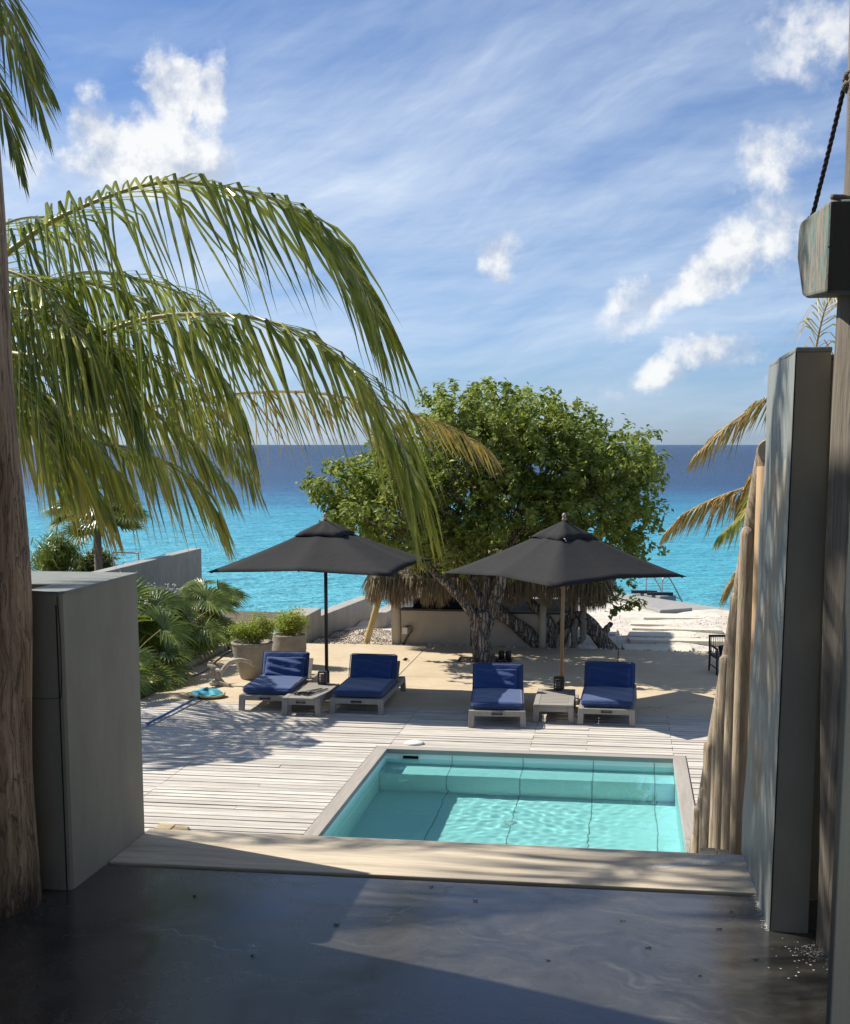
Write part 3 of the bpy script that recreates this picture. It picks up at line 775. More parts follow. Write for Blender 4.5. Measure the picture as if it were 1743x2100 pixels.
mb.tube([(.54, 3.93, 4.27), (.57, 3.96, 4.274), (.62, 3.985, 4.272), (.66, 3.96, 4.27)], .008, 6)
o = mb.build('rope_wrap', M_ROPEL, blk, True); o['kind'] = 'stuff'

# dark shutter leaf at the right edge
tag(MB().box(.476, .52, 1.9, 3.0, HF, 4.5).build('door_leaf', M_DARKDOOR, None, False, .004, 2), 'dark grey green door leaf standing open at the right edge', 'door')

# stair guard: raking log over upright poles
pal = thing('pole_fence', 'raked fence of upright wooden poles under a leaning log beside the steps', 'fence')
A, B = Vector((.545, 5.24, 3.575)), Vector((.545, 8.98, .84))
P = [A.lerp(B, t) for t in np.linspace(0, 1, 30)]
lr = MB().tube(P, [lerp(.062, .072, i / 29) for i in range(30)], 22, .03, 3, 5).build('leaning_log', M_POLE, pal, True)
MB().tube([A + (A - B).normalized() * .001, A + (A - B).normalized() * .004], [.058, .056], 22).build('log_end', M_DARKT, lr)  # dark colour on the cut end stands for the shade it lies in
MB().tube([(.515, 5.19, 1.9), (.515, 5.19, 2.6), (.512, 5.19, 3.52)], [.032, .031, .030], 18, .03, 3, 2).build('upright_pole', M_POLEO, pal, True)
for k, (yy, r) in enumerate(((5.62, .040), (6.08, .042), (6.50, .043), (7.02, .041), (7.40, .042), (7.84, .040), (8.22, .042), (8.55, .040))):
    t = (yy - A.y) / (B.y - A.y)
    zt = A.lerp(B, t).z - .02 + .03 * math.sin(k * 2.3)
    x = .505 + .008 * math.sin(k * 2.7)
    zs = [-.55, 0.4 * zt, .8 * zt, zt - .04, zt - .012, zt]
    rr = [r, r * .99, r * .97, r * .96, r * .88, r * .5]
    MB().tube([(x + .004 * math.sin(q * 2 + k), yy, z) for q, z in enumerate(zs)], rr, 18, .03, 3, k + 20).build('upright_pole', M_POLE, pal, True)

# beam ends lying against the far side of the sill
def beam_end(label, x0, x1):
    t = thing('beam_end', label, 'wood block', (0, 0, 0), 0, 'sawn beam ends at the sill')
    MB().box(x0, (x0 + x1) / 2 - .002, 5.075, 5.15, 1.985, 2.052).build('block', M_ENDG, t, False, .004, 2)
    MB().hexa([((x0 + x1) / 2 + .002, 5.075, 1.985), (x1 + .03, 5.075, 1.985), (x1 + .02, 5.15, 1.985), ((x0 + x1) / 2 + .002, 5.15, 1.985)],
              [((x0 + x1) / 2 + .002, 5.075, 2.050), (x1, 5.075, 2.046), (x1 - .02, 5.15, 2.046), ((x0 + x1) / 2 + .002, 5.15, 2.050)]).build('block', M_ENDG, t, False, .004, 2)
beam_end('pale sawn beam end by the low wall left of the steps', -1.875, -1.73)
beam_end('cracked sawn beam end at the foot of the pole fence', .315, .44)

# lime crumbs and drifted sand round the pier
mb = MB()
def crumb(x, y, z, r):
    a0 = random.uniform(0, 6)
    pts = [(x + r * random.uniform(.6, 1.2) * math.cos(a0 + k * 1.05), y + r * random.uniform(.6, 1.2) * math.sin(a0 + k * 1.05)) for k in range(6)]
    o = len(mb.v); mb.v.extend([(px, py, z) for px, py in pts] + [(x, y, z + r * .28)])
    mb.f.extend([(o + k, o + (k + 1) % 6, o + 6) for k in range(6)])
for i in range(520):
    t = random.random(); crumb(lerp(.472, .49, 1 - t) - abs(random.gauss(0, .008)) - .002, lerp(5.03, 4.26, 1 - t), HF + (.0065 if lerp(5.03, 4.26, 1 - t) > 4.615 else .0005), random.uniform(.001, .0035))
for i in range(170):
    crumb(.615 + random.gauss(0, .03), 4.09 + random.gauss(0, .04), HF + .0005, random.uniform(.0006, .0032))
for i in range(60):
    crumb(.6 + random.gauss(0, .07), 4.05 + random.gauss(0, .08), HF + .0005, random.uniform(.001, .005))
tag(mb.build('lime_crumbs', M_CRUMB), 'white lime crumbs along the foot of the pier', None, None, 'stuff')
mb = MB()
for i in range(5200):
    t = random.random() ** .9
    x = lerp(.45, .14, t) + random.gauss(0, .014); y = lerp(5.035, 4.86, t) + random.gauss(0, .010 + .018 * (1 - t))
    if y < 5.055: crumb(x, y, HF + .0065, random.uniform(.0012, .0042))
tag(mb.build('drifted_sand', M_CRUMB), 'streak of white sand drifted onto the sill', None, None, 'stuff')
mb = MB()
for (u, v) in [(.02, 4.28), (.33, 4.25), (-.48, 4.4), (.1, 4.05), (.42, 4.0), (-.9, 4.1), (-1.1, 3.8), (.25, 3.85), (-.2, 3.9), (.38, 4.42), (-.65, 4.52), (-1.45, 4.3)]:
    for q in range(3):
        a = random.uniform(0, 3.1); L = random.uniform(.004, .012)
        mb.tube([(u + random.uniform(-.006, .006), v, HF + .002), (u + L * math.cos(a), v + L * math.sin(a), HF + .004)], .0016, 5)
tag(mb.build('leaf_bits', M_DARKT), 'tiny dry leaf bits on the polished floor', None, None, 'stuff')

# ================================================================== WALLS BY THE SEA
def wall(name, label, mbx, m, bevel=.015):
    return tag(mbx.build(name, m, None, False, bevel, 2), label, 'wall')
mb = MB()
mb.prism_x([(23.9, -2), (30.4, -2), (30.4, .12), (25.62, .31), (25.62, -2)][:0] or [(25.05, -2.0), (30.45, -2.0), (30.45, .125), (25.05, .335)], -6.05, -5.75)
wall('retaining_wall', 'stained cement wall running down towards the sea behind the umbrella pole', mb, M_CEM)
mb = MB(); mb.box(-6.25, -5.745, 23.86, 25.04, -1.2, .49)
wall('retaining_wall', 'short taller stub of cement wall behind the right potted shrub', mb, M_CEM)
mb = MB(); mb.prism_x([(27.5, -2.0), (33.0, -2.0), (33.0, .0), (27.5, .12)], -5.2, -4.9)
wall('retaining_wall', 'low cement wall end behind the leaning cane pole', mb, M_CEM)
wall('garden_wall', 'tall pale grey garden wall with a bright top beyond the fan palms', MB().box(-8.98, -8.74, 20.5, 27.0, -.9, 1.46), M_CEMG)
wall('low_wall', 'low dark wall at the end of the garden behind the pots', MB().box(-7.7, -6.26, 24.2, 24.5, -.9, .10), M_CEM)
# sea wall with its landing blocks
mb = MB()
wl_in = [(-5.6, 37.9), (-1.2, 37.9), (9.0, 25.22)]; wl_out = [(-5.6, 38.7), (-.85, 38.7), (9.65, 25.7)]
for q in (0, 1):
    A_, B_, C_, D_ = wl_in[q], wl_in[q + 1], wl_out[q + 1], wl_out[q]
    mb.hexa([(*p_, -2.3) for p_ in (A_, B_, C_, D_)], [(*p_, -.5 + .003 * q) for p_ in (A_, B_, C_, D_)])
wall('sea_wall', 'low grey sea wall along the far edge of the sand', mb, M_CEMG)
stp = thing('sea_steps', 'grey concrete landing block and step by the sea ladder', 'steps')
MB().hexa([(.39, 34.29, -1.2), (.89, 33.04, -1.2), (1.70, 33.67, -1.2), (1.20, 35.2, -1.2)], [(.39, 34.29, -.40), (.89, 33.04, -.40), (1.70, 33.67, -.40), (1.20, 35.2, -.40)]).build('step', M_CEMG, stp, False, .02, 2)
MB().hexa([(.30, 37.4, -2.2), (.98, 36.5, -2.2), (1.42, 36.75, -2.2), (.75, 37.7, -2.2)], [(.30, 37.4, -.44), (.98, 36.5, -.44), (1.42, 36.75, -.44), (.75, 37.7, -.44)]).build('landing', M_CEMG, stp, False, .02, 2)
ldr = thing('sea_ladder', 'steel handrails of a ladder leading down into the sea', 'ladder')
for (x, yq) in ((.61, 37.15), (1.03, 36.75)):
    P = spline([(x, yq, -.42), (x, yq, -.08), (x + .03, yq + .02, .02), (x + .12, yq + .08, .05), (x + .22, yq + .15, -.02), (x + .58, yq + .42, -.68), (x + .9, yq + .66, -1.3)], 30)
    MB().tube(P, .022, 8).build('handrail', M_STEEL, ldr, True)
    MB().box(x - .40, x + .30, yq - .05, yq + .05, -.438, -.36).build('base_plate', M_BLACK, ldr)
for i in range(3):
    MB().tube([(1.12 + i * .15, 37.52 + .11 * i, -.55 - .28 * i), (1.54 + i * .15, 37.12 + .11 * i, -.55 - .28 * i)], .02, 8).build('rung', M_STEEL, ldr, True)

# ================================================================== PALAPA (thatched shelter)
pp = thing('thatched_shelter', 'open beach shelter with shaggy thatch roof and beige half walls under the tree', 'shelter')
hw = MB().box(-3.985, -2.72, 23.86, 24.04, -.8, .625).build('half_wall', M_BEIGE, pp, False, .006, 2)
MB().box(-2.70, -1.12, 23.89, 24.04, -.8, .60).build('half_wall', M_BEIGE, pp, False, .006, 2)
MB().box(-3.985, -2.715, 23.82, 24.06, .626, .66).build('wall_cap', M_BLACKW, pp)
MB().box(-2.713, -1.12, 23.84, 24.06, .601, .635).build('wall_cap', M_BLACKW, pp)
MB().box(-1.12, -.95, 23.9, 26.8, -.8, .62).build('half_wall', M_BEIGE, pp, False, .006, 2)
for (x, y, r) in ((-4.085, 23.93, .095), (-.86, 24.3, .075), (-4.05, 27.2, .09), (-.8, 27.2, .08)):
    MB().tube([(x, y, -.9), (x + .005, y, .1), (x - .008, y, .6), (x, y, 1.45)], [r, r * .98, r * .96, r * .93], 18, .03, 3, int(y * 3)).build('post', M_PALAPOST, pp, True)
bx = MB().box(-3.955, -3.862, 23.79, 23.859, .20, .32).build('junction_box', M_WHITEP, pp, False, .008, 2)
mb = MB()
for s in range(3):
    mb.tube(spline([(-3.90, 23.80, .31), (-3.85 + .03 * s, 23.79, .36), (-3.80 + .02 * s, 23.80, .26), (-3.86, 23.79, .12 + .03 * s), (-3.93 - .01 * s, 23.80, .0)], 14), .006, 6)
mb.build('cable', M_BLACK, bx, True)
# roof frame and thatch: a hipped roof of hanging bundles
ridge = [(-3.4, 25.6, 2.05), (-1.4, 25.6, 2.05)]
eave = dict(x0=-4.55, x1=-.30, y0=23.45, y1=27.8, z=1.22)
MB().add([(-4.5, 23.5, 1.24), (-.35, 23.5, 1.24), (-.35, 27.75, 1.24), (-4.5, 27.75, 1.24), (-3.4, 25.6, 2.0), (-1.4, 25.6, 2.0)],
         [(0, 1, 5, 4), (1, 2, 5), (2, 3, 4, 5), (3, 0, 4)]).build('roof_deck', M_DARKT, pp)
mb = MB()
def strand(p, d, L, wd):
    p = Vector(p); pts = [p]
    v = Vector(d).normalized()
    for i in range(3):
        v = (v + Vector((random.gauss(0, .08), random.gauss(0, .08), -.25))).normalized(); p = p + v * L / 3; pts.append(p)
    side = Vector((random.gauss(0, 1), random.gauss(0, .4), 0)).normalized() * wd
    o = len(mb.v)
    for i, q in enumerate(pts):
        s = side * (1 - .25 * i)
        mb.v.extend([tuple(q - s), tuple(q + s)])
    mb.f.extend([(o + 2 * i, o + 2 * i + 1, o + 2 * i + 3, o + 2 * i + 2) for i in range(3)])
def thatch_side(a, b, ra, rb, nrm, n):
    a, b, ra, rb = map(Vector, (a, b, ra, rb))
    down = ((a + b) / 2 - (ra + rb) / 2).normalized()
    for i in range(n):
        t = random.random(); f = random.random() ** .6
        clump = .12 * math.sin(t * 37) * math.sin(t * 91 + f * 9)
        p = ra.lerp(rb, t).lerp(a.lerp(b, t), f) + Vector(nrm) * random.uniform(.01, .09)
        strand(p, down + Vector((random.gauss(0, .15), random.gauss(0, .1), -.5 * f + random.gauss(0, .1))), random.uniform(.26, .46) * (1 + clump) * (1.05 if f > .8 else 1), random.uniform(.006, .014))
    for i in range(n // 2):
        t = random.random()
        p = a.lerp(b, t) + Vector(nrm) * random.uniform(-.06, .05)
        clump = .5 + .5 * math.sin(t * 61 + 2 * math.sin(t * 23))
        strand(p, (random.gauss(0, .16), random.gauss(0, .12), -1), random.uniform(.22, .34) + .18 * clump, random.uniform(.005, .012))
thatch_side((-4.5, 23.5, 1.22), (-.35, 23.5, 1.22), ridge[0], ridge[1], (0, -.7, .7), 6500)
thatch_side((-4.5, 27.75, 1.22), (-4.5, 23.5, 1.22), ridge[0], ridge[0], (-.7, 0, .7), 2600)
thatch_side((-.35, 23.5, 1.22), (-.35, 27.75, 1.22), ridge[1], ridge[1], (.7, 0, .7), 2200)
th = mb.build('thatch', M_THATCH, pp); th['kind'] = 'stuff'
# cushions inside the shelter
def cushion_mesh(w_, l_, h_, nx=14, ny=14, sq=.35, wr=.012, seed=0, sag=0.0):
    rn = random.Random(seed); ph = [rn.uniform(0, 6.28) for _ in range(6)]
    mb = MB()
    top, bot = [], []
    def lift(u, v):
        e = (1 - abs(u) ** 6) * (1 - abs(v) ** 6)
        return max(0, e) ** sq
    for sgn, store in ((1, top), (-1, bot)):
        for i in range(ny + 1):
            rowp = []
            for j in range(nx + 1):
                u = -1 + 2 * j / nx; v = -1 + 2 * i / ny
                uu = math.copysign(abs(u) ** .75, u); vv = math.copysign(abs(v) ** .75, v)
                k = lift(uu, vv)
                z = sgn * h_ / 2 * k + (sgn > 0) * k * (wr * math.sin(3.1 * uu + 5 * vv + ph[0]) * math.sin(4.3 * vv + ph[1]) + wr * .6 * math.sin(9 * vv + 3 * uu + ph[2]) - sag * (1 - uu * uu) * (1 - vv * vv))
                rowp.append((uu * w_ / 2 * (.965 + .035 * k), vv * l_ / 2 * (.965 + .035 * k), z + h_ / 2))
            store.append(rowp)
    mb.sheet(top); mb.sheet([r_[::-1] for r_ in bot])
    return mb
for (x, y, z, ry, rx, m, lb) in ((-3.55, 24.35, .60, .1, .15, M_NAVY, 'dark navy cushion lying on the shelter wall, leftmost'), (-3.25, 24.5, .68, -.5, .5, M_NAVY, 'dark navy cushion leaning up under the thatch'), (-2.95, 24.45, .60, .55, .7, M_TEAL, 'teal cushion slumped beside the dark navy ones under the thatch')):
    o = cushion_mesh(.62, .5, .16, seed=int(x * 10)).build('cushion', m, None, True)
    o.location = (x, y, z); o.rotation_euler = (rx, ry, .2)
    tag(o, lb, 'cushion', 'cushions in the thatched shelter')
tag(MB().box(-4.0, -.9, 24.1, 27.0, .30, .52).build('daybed', M_DARKT), 'dark daybed platform inside the thatched shelter', 'daybed')
cp_ = thing('cane_prop', 'yellow cane pole leaning against the left end of the thatch roof', 'pole')
P = [Vector((-4.69, 23.93, -.15)).lerp(Vector((-4.33, 24.0, 1.12)), t) for t in np.linspace(0, 1, 24)]
MB().tube(P, [.058 + (.006 if i % 6 == 0 else 0) for i in range(24)], 16).build('cane', M_BAMB, cp_, True)

# ================================================================== LOUNGERS, TABLES, UMBRELLAS
def make_lounger():
    """origin: front edge centre on the ground; the bed runs back along +y."""
    t = thing('sun_lounger', 'x', 'sun lounger')
    w_, L = .72, 1.86
    fr = MB()
    fr.box(-w_ / 2, w_ / 2, 0, .05, .145, .215); fr.box(-w_ / 2, w_ / 2, L - .05, L, .145, .215)
    fr.box(-w_ / 2, -w_ / 2 + .05, .051, L - .051, .145, .215); fr.box(w_ / 2 - .05, w_ / 2, .051, L - .051, .145, .215)
    fr.build('frame', M_GWOOD, t, False, .006, 2)
    for sx in (-1, 1):
        for (y0, y1, lean) in ((.0, .075, -.012), (L - .075, L, .02)):
            xa, xb = (sx * w_ / 2, sx * (w_ / 2 - .075))
            x0, x1 = min(xa, xb), max(xa, xb)
            dx = sx * .014
            MB().hexa([(x0 + dx, y0 + lean - .002, 0), (x1 + dx, y0 + lean - .002, 0), (x1 + dx, y1 + lean - .002, 0), (x0 + dx, y1 + lean - .002, 0)],
                      [(x0 + sx * .003, y0 - .003, .218), (x1 + sx * .003, y0 - .003, .218), (x1 + sx * .003, y1 - .003, .218), (x0 + sx * .003, y1 - .003, .218)]).build('leg', M_GWOODZ, t, False, .006, 2)
    for i in range(11):
        MB().box(-w_ / 2 + .052, w_ / 2 - .052, .075 + i * .155, .075 + i * .155 + .10, .19, .212).build('slat', M_GWOODX, t)
    hd = MB(); hd.tube([(-.055, -.022, .18), (.055, -.022, .18)], .011, 8); hd.box(-.068, -.052, -.026, .001, .165, .195); hd.box(.052, .068, -.026, .001, .165, .195)
    hd.build('handle', M_BLACK, t, False)
    o = cushion_mesh(.70, 1.20, .10, 20, 26, .22, .006, 4).build('seat_cushion', M_BLUE, t, True)
    o.location = (0, .64, .222)
    def piping(par, w2, l2, z):
        P = [(-w2, -l2 * .9, z), (-w2, l2 * .9, z), (-w2 * .9, l2, z), (w2 * .9, l2, z), (w2, l2 * .9, z), (w2, -l2 * .9, z), (w2 * .9, -l2, z), (-w2 * .9, -l2, z), (-w2, -l2 * .9, z)]
        MB().tube(P, .006, 6).build('piping', M_BLUED, par, True)
    piping(o, .341, .586, .078)
    br = MB().box(-.33, .33, -.012, .012, 0, .33).build('backrest_board', M_GWOODX, t)
    br.location = (0, 1.40, .222); br.rotation_euler = (R(-38), 0, 0)
    MB().tube([(0, 1.68, .215), (0, 1.56, .40)], .016, 8).build('back_strut', M_GWOOD, t)
    b = cushion_mesh(.70, .40, .17, 20, 14, .20, .006, 9).build('back_cushion', M_BLUE, t, True)
    b.location = (0, 1.335, .400); b.rotation_euler = (R(66), 0, 0)
    piping(b, .341, .192, .128)
    p = cushion_mesh(.60, .34, .10, 20, 14, .42, .012, 21).build('pillow', M_BLUE, t, True)
    p.location = (-.01, 1.17, .385); p.rotation_euler = (R(62), 0, 0)
    return t
proto = make_lounger()
LG = [(-4.80, 17.45, 1, 'sunlit blue sun lounger with a plump loose pillow, next to the pots'),
      (-3.52, 17.40, 0, 'blue sun lounger mostly in shade, right of the table with the tongs'),
      (-1.57, 16.86, 5, 'blue sun lounger with a sunny patch on its right corner, left of the bare table'),
      (-.185, 17.20, -1, 'blue sun lounger with a sunny patch on its left corner, right of the bare table')]
for i, (x, y, a, lb) in enumerate(LG):
    o = proto if i == 0 else copy_tree(proto)
    o.location = (x, y, 0); o.rotation_euler = (0, 0, R(a))
    tag(o, lb, 'sun lounger', 'blue sun loungers under the black umbrellas')
    for ch in o.children:
        if ch.name.startswith('pillow'):
            if i == 0:
                ch.location = (.02, 1.16, .385); ch.rotation_euler = (R(58), 0, R(-3)); ch.scale = (1.0, 1.0, 1.25)
            else:
                ch.location = (-.03 + .02 * (i % 2), 1.19, .392); ch.scale = (1, 1.0, .9)

def make_table():
    t = thing('side_table', 'x', 'side table')
    w_, L, H = .52, 1.18, .245
    f = MB(); f.box(-w_ / 2, -w_ / 2 + .07, 0, L, H - .03, H); f.box(w_ / 2 - .07, w_ / 2, 0, L, H - .03, H)
    f.build('top_rail', M_GWOOD, t, False, .005, 2)
    f = MB(); f.box(-w_ / 2 + .072, w_ / 2 - .072, 0, .07, H - .03, H); f.box(-w_ / 2 + .072, w_ / 2 - .072, L - .07, L, H - .03, H)
    f.build('top_rail', M_GWOODX, t, False, .005, 2)
    n = 10; s = (L - .144) / n
    for i in range(n):
        MB().box(-w_ / 2 + .072, w_ / 2 - .072, .072 + i * s + .006, .072 + (i + 1) * s - .006, H - .026, H - .002).build('slat', M_GWOODX, t)
    f = MB(); f.box(-w_ / 2 + .03, w_ / 2 - .03, .012, .04, H - .095, H - .031); f.box(-w_ / 2 + .03, w_ / 2 - .03, L - .04, L - .012, H - .095, H - .031)
    f.box(-w_ / 2 + .012, -w_ / 2 + .04, .041, L - .041, H - .095, H - .031); f.box(w_ / 2 - .04, w_ / 2 - .012, .041, L - .041, H - .095, H - .031)
    f.build('apron', M_GWOODX, t)
    for sx in (-1, 1):
        for y0 in (.004, L - .079):
            x0, x1 = sorted((sx * (w_ / 2 - .002), sx * (w_ / 2 - .077)))
            dx = sx * .016
            MB().hexa([(x0 + dx, y0, 0), (x1 + dx, y0, 0), (x1 + dx, y0 + .075, 0), (x0 + dx, y0 + .075, 0)], [(x0, y0, H - .031), (x1, y0, H - .031), (x1, y0 + .075, H - .031), (x0, y0 + .075, H - .031)]).build('leg', M_GWOODZ, t, False, .005, 2)
    return t
tb = make_table()
tb.location = (-4.24, 17.20, 0); tb.rotation_euler = (0, 0, R(-1)); tag(tb, 'weathered low side table with black tongs lying on it', 'side table', 'low side tables between the loungers')
hd = MB(); hd.tube([(-.045, -.012, .185), (.045, -.012, .185)], .009, 8); hd.box(-.058, -.042, -.016, .012, .172, .198); hd.box(.042, .058, -.016, .012, .172, .198)
hd.build('handle', M_BLACK, tb)
tb2 = copy_tree(tb); tb2.location = (-.87, 17.24, 0); tb2.rotation_euler = (0, 0, R(1)); tag(tb2, 'weathered low side table with a bare stained top', 'side table', 'low side tables between the loungers')
for ch in list(tb2.children):
    if ch.name.startswith('handle'): bpy.data.objects.remove(ch)

def lantern(x, y, z, lb):
    t = thing('lantern', lb, 'lantern', (x, y, z), .1, 'slatted candle lanterns')
    s = .058
    MB().box(-s, s, -s, s, 0, .014).build('base', M_BLACK, t)
    MB().box(-s, s, -s, s, .165, .182).build('lid', M_BLACK, t)
    for a in (-1, 1):
        for b in (-1, 1):
            MB().box(a * s - .006 - .004 * a, a * s + .006 - .004 * a, b * s - .006 - .004 * b, b * s + .006 - .004 * b, .014, .165).build('post', M_BLACK, t)
    for k in range(6):
        z0 = .030 + k * .0225
        mb = MB()
        for a in (-1, 1):
            mb.box(-s + .011, s - .011, a * (s - .004) - .003, a * (s - .004) + .003, z0, z0 + .009); mb.box(a * (s - .004) - .003, a * (s - .004) + .003, -s + .011, s - .011, z0, z0 + .009)
        mb.build('slat', M_BLACK, t)
    MB().lathe([(.030, .0145), (.032, .05), (.032, .12), (.030, .125)], 16).build('candle', M_GLASS, t, True)
    return t
lantern(-4.19, 18.30, .246, 'black slatted lantern at the back of the table with tongs')
lantern(-.865, 18.33, .246, 'black slatted lantern at the back of the bare table')
def tongs(x, y, z, rz, lb):
    t = thing('tongs', lb, 'tongs', (x, y, z), rz, 'black barbecue tongs on the table')
    for s in (-1, 1):
        MB().tube([(s * .004, .30, .012), (s * .018, .1, .012), (s * .022, -.05, .012)], [.006, .008, .008], 8).build('arm', M_STEEL, t, True)
        MB().tube([(s * .022, -.05, .012), (s * .026, -.2, .012), (s * .024, -.26, .012)], [.010, .015, .011], 8).build('grip', M_BLACK, t, True)
tongs(-4.24, 17.62, .248, R(-28), 'black gripped tongs, the pair lying further left on the table')
tongs(-4.13, 17.60, .248, R(-22), 'black gripped tongs, the pair lying nearer the right table edge')

def umbrella(name, x, y, rz, half, H, edge_z, lb, mpole):
    t = thing(name, lb, 'umbrella', (x, y, 0), 0, 'black square umbrellas between the loungers')
    n = 16
    def zf(r): return edge_z + (H - edge_z) * ((1 - r) * .82 + .18 * (1 - r) ** 2)
    g = MB(); rings = 10
    vs = [(0, 0, H)]; 
    def sq(th):
        c, s = math.cos(th), math.sin(th); k = 1 / max(abs(c), abs(s)); return c * k, s * k
    m_ = 64
    for i in range(1, rings + 1):
        r = i / rings
        for k in range(m_):
            th = 2 * math.pi * k / m_
            a, b = sq(th)
            # cloth hangs between the eight ribs
            ph = (th / (math.pi / 4)) % 1.0
            sag = math.sin(math.pi * ph)
            mid = 1 - abs(((th / (math.pi / 2)) % 1.0) * 2 - 1)       # 1 at the corners, 0 at mid edges
            q = 1 - .035 * sag * r
            rr = r * math.hypot(a, b) / 1.414
            z = zf(r if mid > .99 else r) - .05 * sag * r * (1 - r * .5)
            z = lerp(z, zf(rr), .30)
            vs.append((a * r * half * q, b * r * half * q, z))
    fs = [(0, 1 + k, 1 + (k + 1) % m_) for k in range(m_)]
    for i in range(rings - 1):
        o = 1 + i * m_
        fs += [(o + k, o + m_ + k, o + m_ + (k + 1) % m_, o + (k + 1) % m_) for k in range(m_)]
    c = MB().add(vs, fs).build('canopy', M_CANOPY, t, True)
    c.rotation_euler = (0, 0, rz)
    sm = c.modifiers.new('cloth', 'SOLIDIFY'); sm.thickness = .006; sm.offset = -1
    vs = [(0, 0, H + .035)]; R1 = .30
    for i in range(1, 5):
        r = i / 4
        for k in range(32):
            th = 2 * math.pi * k / 32; a, b = sq(th); rr = r * half * R1 / half * half * .98 / 1.0
            vs.append((a * r * half * .27, b * r * half * .27, zf(r * .27) + .035 + .010 * math.sin(k * 1.57) * r - (.02 if i == 4 else 0) + .006 * math.sin(k * 5.3 + rz) * r))
    fs = [(0, 1 + k, 1 + (k + 1) % 32) for k in range(32)]
    for i in range(3):
        o = 1 + i * 32; fs += [(o + k, o + 32 + k, o + 32 + (k + 1) % 32, o + (k + 1) % 32) for k in range(32)]
    v = MB().add(vs, fs).build('vent_cap', M_CANOPY, t, True); v.rotation_euler = (0, 0, rz)
    sm = v.modifiers.new('cloth', 'SOLIDIFY'); sm.thickness = .006; sm.offset = 1
    MB().lathe([(.016, 0), (.028, .012), (.030, .03), (.018, .045), (.026, .06), (.030, .078), (.022, .10), (.006, .112)], 16, (0, 0, H + .03)).build('finial', M_FINIAL, t, True)
    MB().tube([(0, 0, .02), (0, 0, H)], .026, 16).build('pole', mpole, t, True)
    MB().lathe([(.05, 0), (.05, .06), (.045, .07)], 16, (0, 0, H - .62)).build('runner', M_BLACK, t, True)
    for k in range(8):
        th = math.pi / 4 * k + rz; a, b = sq(math.pi / 4 * k)
        ca, sa = math.cos(rz), math.sin(rz)
        ex, ey = a * half * .97, b * half * .97
        ex, ey = ex * ca - ey * sa, ex * sa + ey * ca
        rr = math.hypot(a, b) / 1.414
        ze = lerp(zf(.97), zf(.97 * rr), .30) - .03
        rb = MB().tube([(ex * .03, ey * .03, H - .05), (ex * .5, ey * .5, zf(.5) * .7 + .3 * zf(.5 * rr) - .03), (ex, ey, ze)], .011, 6).build('rib', M_BLACKW, t)
        MB().tube([(ex * .05, ey * .05, H - .58), (ex * .5, ey * .5, zf(.5) * .7 + .3 * zf(.5 * rr) - .04)], .009, 6).build('strut', M_BLACKW, rb)
    bs = MB().box(-.24, .24, -.24, .24, 0, .06).build('base_slab', M_CEMG, t, False, .01, 2)
    MB().lathe([(.042, .06), (.042, .34), (.036, .35)], 16).build('socket', M_BLACK, t, True)
    return t
u1 = umbrella('market_umbrella', -4.24, 18.80, R(-4), 1.30, 2.50, 1.88, 'black square umbrella on a thin black pole, standing near the potted shrubs', M_BLACK)
u2 = umbrella('market_umbrella', -.84, 18.80, R(44), 1.20, 2.52, 1.80, 'black umbrella on a wooden pole with one corner towards the pool', M_POLEW)
mb = MB(); mb.tube(spline([(-.02, -.34, 2.30), (.03, -.42, 2.33), (.05, -.40, 2.27), (-.01, -.36, 2.24), (.02, -.40, 2.20)], 16), .009, 6)
mb.build('tie_cord', M_CORDW, u2, True)

# ================================================================== POTS AND SHRUBS
def small_leaf_cloud(mb, centers, per, L, Wd, spread, up=.4):
    C = np.repeat(np.array(centers, float), per, 0)
    n = len(C)
    P = C + rng.normal(0, 1, (n, 3)) * np.array(spread)
    leaf_quads(mb, P, L, Wd, up)
def leaf_quads(mb, P, L, Wd, up=.4, out=None):
    n = len(P)
    nrm = rng.normal(0, 1, (n, 3)); nrm[:, 2] = np.abs(nrm[:, 2]) + up
    if out is not None: nrm += out
    nrm /= np.linalg.norm(nrm, axis=1)[:, None]
    a = np.cross(nrm, rng.normal(0, 1, (n, 3))); a /= np.linalg.norm(a, axis=1)[:, None]
    b = np.cross(nrm, a)
    s = rng.uniform(.65, 1.25, (n, 1))
    p0 = P - a * L * s * .5; p2 = P + a * L * s * .5
    fold = nrm * Wd * s * .18
    p1 = P + b * Wd * s * .5 - a * L * s * .02 + fold; p3 = P - b * Wd * s * .5 - a * L * s * .02 + fold
    V = np.stack([p0, p1, p2, p3], 1).reshape(-1, 3)
    o = len(mb.v)
    mb.v.extend(map(tuple, V.tolist()))
    idx = np.arange(n) * 4 + o
    mb.f.extend([(i, i + 1, i + 2) for i in idx.tolist()]); mb.f.extend([(i, i + 2, i + 3) for i in idx.tolist()])
